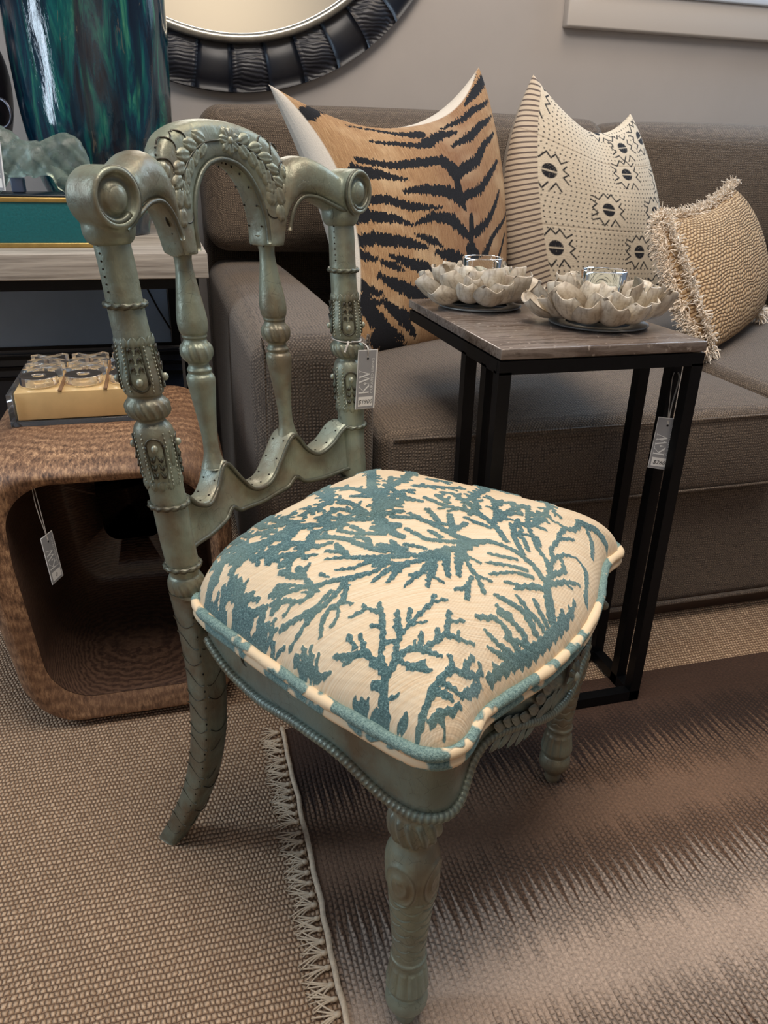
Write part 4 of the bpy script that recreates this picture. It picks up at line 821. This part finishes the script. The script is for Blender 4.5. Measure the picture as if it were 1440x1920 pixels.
for f, ins in ((0, .0), (.3, .0035), (.6, .001), (.85, .0), (1, -.001)):
    rows.append(np.c_[(OA-CEN)*(.972-ins*2)+CEN, .394*(1-f)+zb*f])
inner_ = (OA-CEN)*.86+CEN
rows.append(np.c_[(OA-CEN)*.9+CEN, zb]); rows.append(np.c_[inner_, zb+.004]); rows.append(np.c_[inner_, .394+0*zb])
V = np.stack(rows, 0); F = gridfaces(len(rows), NA, True, True)[:, ::-1].tolist()
cobj('apron', (V, F), TIN2)
rp = np.c_[(OA-CEN)*.978+CEN, zb]; rl = lambda L, th: 1+.085*np.sin(th+L*1150)
keep = ~((OA[:, 1] > .30) & (np.abs(OA[:, 0]) < .2))
i0 = np.argmax(~keep[np.r_[-1:len(keep)-1]] & keep); idx = np.r_[i0:NA, 0:i0]; idx = idx[keep[idx]]
V, F = tube(cr(rp[idx], 3), .0052, 12, False, rl, upv=(0, 0, 1)); cobj('rope_moulding', (V, F), TIN, label='twisted rope moulding along the apron')
def leaf(c, d, nrm, L, W_, T=.003, n=9):            # pointed carved leaf with a midrib
    c, d, nrm = [np.array(a, float) for a in (c, d, nrm)]; d /= np.linalg.norm(d); nrm -= nrm.dot(d)*d; nrm /= np.linalg.norm(nrm); s = np.cross(d, nrm); V = []
    for i in range(n):
        q = i/(n-1); wd = W_*math.sin(PI*q**.8)**.8+.0004
        for j in range(7):
            e = -1+j/3; V.append(c+d*L*q+s*wd*e+nrm*(T*(1-e*e)*math.sin(PI*(.12+.8*q))-.0006*(j == 3)*1.5-.0008))
    return np.array(V), gridfaces(n, 7)
# carved foliage on the bowed front
lv = []
for sg in (-1, 1):
    for k in range(9):
        x = sg*(.018+.0135*k); yv = np.interp(abs(x), [0, .07, .12, .17], [-.068, -.062, -.050, -.039])+.0035; z0 = .345+.006*math.sin(k)
        lv.append(leaf((x, yv-.001, z0), (sg*1.0, .1, -.75+.08*k), (0, -1, .1), .030, .0062, .0016))
        lv.append(leaf((x, yv-.001, z0+.008), (sg*.9, .1, .65), (0, -1, .1), .030, .0058, .0016))
for a in range(8):
    an = 2*PI*a/8; lv.append(leaf((0, -.068, .352), (math.cos(an), 0, math.sin(an)), (0, -1, 0), .018, .006, .005))
lv.append(ellipsoid((0, -.069, .352), [(.006, 0, 0), (0, .006, 0), (0, 0, .006)]))
for k, sg in ((0, 1),):
    for q in range(3): lv.append(leaf((sg*.232, -.02+.03*q, .37), (sg*.35, .25, .5-.4*q), (sg, -.3, 0), .03, .008, .006))
V, F = merge(lv); cobj('carved_foliage', (V, F), TIN2, label='carved leaves and flower on the front rail')
cl = []
for yv, xx in ((.225, -.206), (.145, -.222), (.02, -.241)):
    cp = [(xx, yv, .384), (xx, yv+.004, .372), (xx-.0005, yv-.002, .366), (xx-.0005, yv-.007, .37), (xx-.0005, yv-.006, .378), (xx-.001, yv-.012, .372), (xx-.001, yv-.03, .374)]
    cp = [(x*.972+.0003, y*.972+.004, z) for x, y, z in cp]; cl.append(tube(cr(cp, 5), .0011, 5))
V, F = merge(cl); cobj('carved_curl', (V, F), TIN)

# --- front legs
LEGP = [(.0, .009), (.006, .0118), (.016, .012), (.022, .016), (.032, .0222), (.042, .0228), (.050, .0205), (.053, .019), (.058, .0215), (.066, .0212), (.08, .0192), (.094, .0176), (.0985, .0176), (.1015, .0192), (.1045, .0192), (.107, .0174), (.115, .0176), (.14, .0192), (.17, .0215), (.20, .0240), (.225, .0258), (.243, .0262), (.256, .0245), (.266, .0205), (.270, .0195), (.274, .0205), (.279, .0236), (.286, .0252), (.293, .0256), (.300, .0246), (.306, .0225), (.309, .0222), (.313, .0230), (.326, .0215)]
def legmod(th, z):
    m = np.zeros(np.broadcast(th, z).shape)
    g = lambda a, b: np.clip((z-a)/.004, 0, 1)*np.clip((b-z)/.004, 0, 1)
    m += g(.272, .306)*.0019*np.sin(th*14+z*160)                                   # gadrooned bulb
    m += g(.058, .094)*.0019*np.abs(np.sin(th*6))**.6                          # reeded tulip foot
    zz = (z-.11)/.0125; row = np.floor(zz); fz = zz-row                            # scale rows
    u = th/(2*PI)*6+.5*(row % 2); fu = u-np.floor(u)-.5
    arc = fz-(.25+1.6*fu*fu); m -= g(.112, .205)*.0016*np.exp(-(arc/.075)**2)
    th2 = (th+PI/4) % (PI/2)-PI/4                                                   # oval cartouche on each side
    e = np.sqrt((th2/.62)**2+((z-.225)/.026)**2); m += g(.195, .262)*(.0018*np.exp(-((e-1)/.12)**2)+.0014*np.exp(-((e-.5)/.12)**2)+.0026*np.exp(-((th2/.14)**2+((z-.232)/.005)**2)))
    m -= g(.20, .262)*.0007*np.exp(-(((np.abs(th2)-.7)/.05)**2))
    return m
for sg in (-1, 1):
    pr = cr(LEGP, 9); zz_ = np.linspace(0, .326, 440); pr = np.c_[zz_, np.maximum(np.interp(zz_, pr[:, 0], pr[:, 1]), .006)]
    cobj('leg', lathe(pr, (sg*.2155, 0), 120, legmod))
# --- sabre back legs
for sg in (-1, 1):
    P = cr([(sg*.168, .331, .405), (sg*.168, .322, .35), (sg*.169, .317, .28), (sg*.170, .322, .20), (sg*.173, .341, .12), (sg*.177, .371, .05), (sg*.180, .400, -.004)], 8); n = len(P); V = []
    for i, p in enumerate(P):
        h = .0192-.0042*i/(n-1)
        for a in range(24):
            an = 2*PI*a/24+PI/4; c, s = math.cos(an), math.sin(an); q = h*1.02/(abs(c)**5+abs(s)**5)**.2; V.append((p[0]+q*c, p[1]+q*s, p[2]))
    F = gridfaces(n, 24, False, True)[:, ::-1].tolist()+[list(range(24)), [(n-1)*24+i for i in range(24)][::-1]]
    lg = cobj('leg', (V, F), TIN2)
    sc = []; nl = []
    for face in (0, 1):
        for k in range(15):
            z = .375-.0245*k; c = np.array([np.interp(-z, -P[:, 2], P[:, 0]), np.interp(-z, -P[:, 2], P[:, 1])]); h = (.0192-.0042*(.4-z)/.4)*1.0+.0002
            q = np.linspace(-.85, .85, 9); dz = -.008*np.cos(q*2.2+(k % 2)*1.2)
            L = [(c[0]-sg*0+(-h if face == 0 else h*a), c[1]+(h*a if face == 0 else -h), z+d) for a, d in zip(q, dz)]
            if k % 3 < 2 or face == 0: sc.append(tube(L, .0007, 5))
            nl.append(ellipsoid((c[0]-h*.96, c[1]-h*.96+.003, z+.01), [(.0011, 0, 0), (0, .0011, 0), (0, 0, .0011)], 6, 4))
    V, F = merge(sc); cobj('carved_scales', (V, F), TIN2, lg)
    V, F = merge(nl); cobj('nail_heads', (V, F), NAIL, lg, kind='stuff')

# --- posts
def pax(sg): return lambda z: (sg*(.169+.049*(z-.45)), .341+.102*(z-.45))
PP = [(.385, .0165), (.395, .0175), (.400, .0195), (.412, .0205), (.422, .0185), (.426, .0160), (.432, .0168), (.444, .0180), (.50, .0184), (.515, .0188), (.530, .0188), (.545, .0200), (.57, .0210), (.590, .0208), (.599, .0186), (.604, .0150), (.607, .0150), (.6105, .0195), (.617, .0222), (.624, .0215), (.629, .0180), (.632, .0172), (.635, .0195), (.640, .0205), (.650, .0218), (.665, .0205), (.69, .0182), (.72, .0176), (.79, .0170), (.80, .0170)]
PPi = lambda z: np.interp(z, [a for a, b in PP], [b for a, b in PP])
def postmod(th, z):
    g = lambda a, b: np.clip((z-a)/.003, 0, 1)*np.clip((b-z)/.003, 0, 1)
    return g(.608, .628)*.0011*np.sin(th*16+z*260)+g(.401, .421)*.0008*np.sin(th*14+z*200)+.0003*np.sin(3*th+80*z)
def on_post(sg, an, z, h):                          # point on the post's surface
    c = pax(sg)(z); r_ = PPi(z)+h; return (c[0]+r_*math.cos(an), c[1]+r_*math.sin(an), z)
def carved_panel(sg, z0, z1, up_side):
    out = []; H_ = z1-z0
    for q in range(4):
        A = PI*1.25+q*PI/2
        zbs = z0+H_*(.25 if up_side else .72)
        c = on_post(sg, A, zbs, .0015); out.append(ellipsoid(c, [(.0036, 0, 0), (0, .0036, 0), (0, 0, .0042)], 9, 6))
        s = 1 if up_side else -1
        U = [on_post(sg, A+.42*math.cos(t_), zbs+s*(.010*math.sin(t_)), .0005) for t_ in np.linspace(PI*.98, 2.02*PI, 12)]
        U = [on_post(sg, A-.40, zbs+s*.034, .0004)]+U+[on_post(sg, A+.40, zbs+s*.034, .0004)]
        out.append(tube(cr(U, 3), .0013, 6))
        for k in range(3):
            for e in (-1, 1):
                zz = zbs+s*(.012+.009*k)
                out.append(tube(cr([on_post(sg, A+e*.04, zz-s*.004, .0006), on_post(sg, A+e*.18, zz+s*.002, .0012), on_post(sg, A+e*.32, zz-s*.003, .0004)], 4), np.r_[np.linspace(.0008, .0017, 5), np.linspace(.0017, .0006, 4)], 6))
        for e in (-1, 1):
            for k in range(13):
                zz = z0+H_*(.06+.88*k/12); out.append(ellipsoid(on_post(sg, A+e*.56, zz, .0006), [(.0010, 0, 0), (0, .0010, 0), (0, 0, .0014)], 6, 4))
        for k in (-1, 0, 1):                          # scalloped lip
            zz = z1-.003 if up_side else z0+.003
            out.append(leaf(on_post(sg, A+k*.5, zz-s*.006, .0), (0, 0, s*1.), (math.cos(A+k*.5), math.sin(A+k*.5), 0), .012, .0052, .0018))
            lz = z0+H_*.5
            if k: out.append(leaf(on_post(sg, A+k*.78, lz+s*.01, .0), (0, 0, -s*1.), (math.cos(A+k*.78), math.sin(A+k*.78), 0), .026, .0036, .0022))
    return merge(out)
for sg in (-1, 1):
    pr = cr(PP, 6)
    post = cobj('post', lathe(pr, (0, 0), 64, postmod, pax(sg)))
    for z, r_ in ((.722, .0186), (.512, .0197), (.437, .0188)):
        c = pax(sg)(z); th_ = np.linspace(0, 2*PI, 72, endpoint=False)
        V, F = tube(np.c_[c[0]+r_*np.cos(th_), c[1]+r_*np.sin(th_), np.full(72, z)], .0030, 8, True, lambda L, th: 1+.28*np.sin(th*2+L*700), upv=(0, 0, 1)); cobj('rope_ring', (V, F), TIN, post)
    cobj('carved_panel', carved_panel(sg, .636, .690, True), TIN, post); cobj('carved_panel', carved_panel(sg, .535, .598, False), TIN, post)
    nl = []
    for k in range(9): nl.append(ellipsoid(on_post(sg, PI*1.02, .735+.007*k, .0002), [(.0011, 0, 0), (0, .0011, 0), (0, 0, .0011)], 6, 4))
    V, F = merge(nl); cobj('nail_heads', (V, F), NAIL, post, kind='stuff')

# --- spindles
SP = [(.515, .0150), (.525, .0115), (.535, .0096), (.55, .0092), (.575, .0112), (.60, .0142), (.617, .0162), (.624, .0158), (.628, .0132), (.632, .0142), (.636, .0118), (.640, .0120), (.644, .0160), (.651, .0182), (.658, .0174), (.663, .0140), (.667, .0128), (.669, .0142), (.672, .0142), (.675, .0158), (.684, .0170), (.697, .0160), (.72, .0126), (.745, .0096), (.757, .0104), (.770, .0140)]
for sg in (-1, 1):
    g2 = lambda th, z: np.clip((z-.643)/.003, 0, 1)*np.clip((.664-z)/.003, 0, 1)*.0009*np.sin(th*12+z*150)
    cobj('spindle', lathe(cr(SP, 6), (0, 0), 48, g2, lambda z, sg=sg: (sg*.0695, float(yb(.0695, z)))))

# --- lower back rail
tp = cr([(-.160, .519), (-.147, .514), (-.128, .497), (-.105, .489), (-.086, .500), (-.070, .522), (-.058, .520), (-.040, .498), (-.020, .477), (0, .4715), (.020, .477), (.040, .498), (.058, .520), (.070, .522), (.086, .500), (.105, .489), (.128, .497), (.147, .514), (.160, .519)], 6)
xs = tp[:, 0]; bz = .452+.010*np.exp(-((np.abs(xs)-.062)/.010)**2)-.004*np.exp(-((xs)/.03)**2)-.004*np.exp(-((np.abs(xs)-.11)/.03)**2)
V = []
for x, zt, zb_ in zip(xs, tp[:, 1], bz):
    yf = lambda z: float(yb(x, z)); d = .016
    V += [(x, yf(zt)-d, zt-.003), (x, yf(zt)-d+.003, zt), (x, yf(zt)+d-.003, zt), (x, yf(zt)+d, zt-.003), (x, yf(zb_)+d, zb_), (x, yf(zb_)-d+.002, zb_), (x, yf(zb_)-d+.003, zb_+.004), (x, yf(zt)-d+.004, zt-.012)]
F = gridfaces(len(xs), 8, False, True).tolist()+[list(range(8))[::-1], [(len(xs)-1)*8+i for i in range(8)]]
rail = cobj('back_rail', (V, F), TIN)
bd = [tube([(x, float(yb(x, z))-.0165, z-.004) for x, z in tp], .0028, 7), tube([(x, float(yb(x, z))-.0145, z+.001) for x, z in zip(xs, bz)], .0030, 7)]
V, F = merge(bd); cobj('bead_moulding', (V, F), TIN, rail)
nl = []
for x, z in tp[::5]:
    for d in (-.009, .009): nl.append(ellipsoid((x, float(yb(x, z))+d, z+.0004), [(.0013, 0, 0), (0, .0013, 0), (0, 0, .0010)], 6, 4))
V, F = merge(nl); cobj('nail_heads', (V, F), NAIL, rail, kind='stuff')

# --- crest rail: arch, two wings and volutes fused into one surface
def loft(o_, i_, dep, pw=6, seg=20):
    V = []
    for (xo, zo), (xi, zi), d in zip(o_, i_, dep):
        c = np.array([(xo+xi)/2, (zo+zi)/2]); e = np.array([xo-xi, zo-zi])/2
        for a in range(seg):
            an = 2*PI*a/seg; ca, sa = math.cos(an), math.sin(an); q = 1/(abs(ca)**pw+abs(sa)**pw)**(1/pw)
            x, z = c+e*ca*q; V.append((x, float(yb(x, z))+d*sa*q, z))
    n = len(o_); F = gridfaces(n, seg, False, True).tolist()+[list(range(seg))[::-1], [(n-1)*seg+i for i in range(seg)]]
    return np.array(V), F
ao = [(.084, .758), (.091, .79), (.0985, .825), (.098, .852), (.084, .872), (.060, .884), (.03, .891), (0, .893)]
ai = [(.056, .758), (.0555, .785), (.049, .812), (.036, .833), (.022, .844), (.012, .848), (.005, .8495), (0, .850)]
ao = cr(ao+[(-x, z) for x, z in ao[-2::-1]], 6); ai = cr(ai+[(-x, z) for x, z in ai[-2::-1]], 6)
parts = [loft(ao, ai, np.full(len(ao), .0195), 3.4)]
for sg in (-1, 1):
    wo_ = [(.078, .765), (.085, .812), (.098, .846), (.116, .858), (.135, .858), (.155, .850), (.172, .839), (.188, .826)]
    wi_ = [(.084, .755), (.093, .790), (.112, .811), (.134, .811), (.153, .803), (.170, .794), (.183, .790), (.194, .790)]
    wo_ = cr([(sg*x, z) for x, z in wo_], 6); wi_ = cr([(sg*x, z) for x, z in wi_], 6); dep = np.interp(np.linspace(0, 1, len(wo_)), [0, .25, .6, 1], [.017, .026, .027, .024])
    parts.append(loft(wo_, wi_, dep, 2.6, 24))
    vx, vz, vr = sg*.193, .8185, .0275; vy = float(yb(.193, vz)); th_ = np.linspace(0, 2*PI, 40, endpoint=False)
    pr = [(-.0265, .002), (-.0265, .012), (-.022, .0135), (-.021, .0195), (-.0285, .0225), (-.0275, .0262), (-.022, vr), (.010, vr), (.0145, .025), (.016, .0)]
    V = np.array([[(vx+r_*math.cos(a), vy+d_-.003, vz+r_*math.sin(a)) for a in th_] for d_, r_ in pr]); F = gridfaces(len(pr), 40, False, True).tolist()+[list(range(40))[::-1], [(len(pr)-1)*40+i for i in range(40)]]
    parts.append((V.reshape(-1, 3), F))
    c = pax(sg)(.79); parts.append(lathe(cr([(.776, .0165), (.780, .0215), (.788, .0245), (.797, .0240), (.804, .019)], 4), c, 32))
V, F = merge(parts); V, F = remesh(V, F, .0021, 5)
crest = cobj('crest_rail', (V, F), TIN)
# relief on the crest
def arch_depth(x, z):                               # front depth of the arch's rounded section at (x, z)
    e = ao-ai; l2 = (e*e).sum(1); p = np.array([x, z])-ai; q = (p*e).sum(1)/l2
    dd = np.linalg.norm(p-np.clip(q, 0, 1)[:, None]*e, axis=1); i = dd.argmin(); s_ = min(abs(2*q[i]-1), .985)
    return .0195*(1-s_**3.4)**(1/3.4)
def fz_(x, z, d=.0192): return (x, float(yb(x, z))-arch_depth(x, z)-(d-.0192), z)
rel = []
ridge = [tube([(x, float(yb(x, z))-.0172, z) for x, z in ai*[1.0, 1]+np.c_[np.sign(ai[:, 0])*.0028*np.minimum(1, abs(ai[:, 0])/.02), .003*np.ones(len(ai))]], .0030, 8)]
for sg in (-1, 1):
    wb = cr([(sg*x, z) for x, z in [(.088, .775), (.098, .799), (.113, .8125), (.133, .8125), (.152, .805), (.170, .797), (.186, .792)]], 5); ridge.append(tube([(x, float(yb(x, z))-.0215, z) for x, z in wb], .0026, 8))
V, F = merge(ridge); cobj('bead_moulding', (V, F), TIN, crest)
def lobe(x, z, an, L, W_, T=.0034, n=10, m=9):      # leaf laid over the rounded face, with midrib and ribs
    V = []; c_, s_ = math.cos(an), math.sin(an)
    for i in range(n):
        q = i/(n-1); wd = W_*math.sin(PI*min(1, q*.90+.06))**.75
        for j in range(m):
            e = -1+2*j/(m-1); u, v = L*q, wd*e; h = T*(1-e**4)*min(1, 4*(1-q)+.1)*min(1, 5*q+.1)-.0013*math.exp(-(e/.16)**2)-.0005*(1+math.sin(q*22+3*abs(e)))*abs(e)*(1-abs(e))*3-.0007
            V.append(fz_(x+u*c_-v*s_, z+u*s_+v*c_, .0192+h))
    return np.array(V), gridfaces(n, m)
for a in range(7): rel.append(lobe(.012, .872, 2*PI*a/7+.3, .0165, .0062))
rel.append(ellipsoid(fz_(.012, .872, .0205), [(.0042, 0, 0), (0, .003, 0), (0, 0, .0042)], 10, 6))
V, F = merge(rel); cobj('carved_flower', (V, F), TIN, crest)
am = (ao+ai)/2
for sg in (-1, 1):
    rel = []
    spine = [(sg*x, z) for x, z in ((.004, .872), (.028, .869), (.050, .858), (.066, .842), (.076, .822))]
    S_ = cr(spine, 8); rel.append(tube([fz_(x, z, .0200) for x, z in S_], .0013, 6))
    for k, l_ in ((7, .022), (12, .023), (17, .024), (22, .023), (27, .021)):
        x, z = S_[k]; tx, tz = S_[k+1]-S_[k-1]; an = math.atan2(tz, tx)
        for e in (-1, 1): rel.append(lobe(x, z, an+e*sg*.62, l_, .0082 if e*sg < 0 else .0072))
    for x, z, an, l_ in ((.090, .848, -.9, .022), (.076, .826, -1.15, .026), (.071, .826, -1.75, .024), (.091, .830, -1.3, .024), (.079, .806, -1.5, .022)):
        rel.append(lobe(sg*x, z, an if sg > 0 else -PI-an, l_, .0088))
    for cx_, cz_, r_ in ((.066, .868, .011), (.084, .862, .010), (.093, .842, .010), (.070, .800, .010), (.086, .796, .010)):      # scalloped border
        a_ = np.linspace(0, 2*PI, 18)*.55+(.1 if cz_ > .83 else PI); rel.append(tube([fz_(sg*(cx_+r_*math.cos(q)), cz_+r_*math.sin(q), .0188) for q in a_], .0010, 5))
    V, F = merge(rel); cobj('carved_leaves', (V, F), TIN, crest)
    vx, vz = sg*.193, .8185; vy = float(yb(.193, vz))
    V, F = ellipsoid((vx, vy-.0255, vz), [(.0118, 0, 0), (0, .0062, 0), (0, 0, .0125)], 20, 10); cobj('volute_eye', (V, F), TIN, crest)
    a = np.linspace(-.4*PI, 1.75*PI, 44) if sg < 0 else np.linspace(1.4*PI, -.75*PI, 44); r_ = np.linspace(.029, .0195, 44)
    V, F = tube(np.c_[vx+r_*np.cos(a), np.full(44, vy-.0268), vz+r_*np.sin(a)], np.linspace(.0020, .0034, 44), 8); cobj('volute_scroll', (V, F), TIN, crest)
nl = []
for x, z in ai[::5]:
    for d in (-.010, .010): nl.append(ellipsoid((x, float(yb(x, z))+d, z), [(.0012, 0, 0), (0, .0012, 0), (0, 0, .0012)], 6, 4))
for sg in (-1, 1):
    for k in range(12): 
        x, z = np.interp(k, [0, 4, 8, 11], [.0955, .1005, .094, .086]), np.interp(k, [0, 4, 8, 11], [.862, .835, .80, .77]); nl.append(ellipsoid(fz_(sg*x, z, .0186), [(.0012, 0, 0), (0, .0012, 0), (0, 0, .0012)], 6, 4))
V, F = merge(nl); cobj('nail_heads', (V, F), NAIL, crest, kind='stuff')

# ------------------------------------------------------------------ tags
def Gp(x, y, z): return G([[x, y, z]])[0]
rb = []
c = pax(1)(.632); ring_ = [(c[0]+.0195*math.cos(a), c[1]+.0195*math.sin(a), .6315+.002*math.sin(a)) for a in np.linspace(0, 2*PI, 14)]
hp = np.array([.2562, 1.004, .612])
rb = [G(ring_), [Gp(c[0]-.012, c[1]-.0175, .632), Gp(c[0]+.004, c[1]-.024, .628), hp+[0, 0, .012], hp], [Gp(c[0]-.016, c[1]-.014, .632), Gp(c[0]-.024, c[1]-.019, .630), Gp(c[0]-.030, c[1]-.018, .620)]]
price_tag('grey price tag with white lettering hanging from the far post of the carved chair', hp, (.93, .25, -.04), (-.10, -.05, 1), .0305, .083, '$1900', rb)
hp = np.array([.719, .962, .5])
price_tag('grey price tag with white lettering hanging from a leg of the black side table', hp, (.85, -.5, -.04), (.10, -.02, 1), .031, .082, '$260', [[hp, hp+[.004, .004, .03], hp+[.012, .009, .068], hp+[.012, .018, .076], hp+[.004, .014, .070], hp+[.001, .006, .03], hp+[0, .001, .003]]])
hp = np.array([-.202, 1.098, .338])
price_tag('grey price tag hanging inside the opening of the wooden stool', hp, (.40, .90, .0), (-.06, .06, 1), .030, .076, '0', [[hp, hp+[-.008, .004, .05], hp+[-.011, .012, .080]], [hp, hp+[-.004, .004, .05], hp+[-.008, .012, .080]]])
hp = np.array([-.275, 1.612, .868])
price_tag('grey price tag at the left edge, in front of the pale green stone sculpture', hp, (.95, -.3, -.05), (-.12, .05, 1), .034, .082, '5', [[hp, hp+[-.006, .01, .02], hp+[-.012, .02, .035]]])
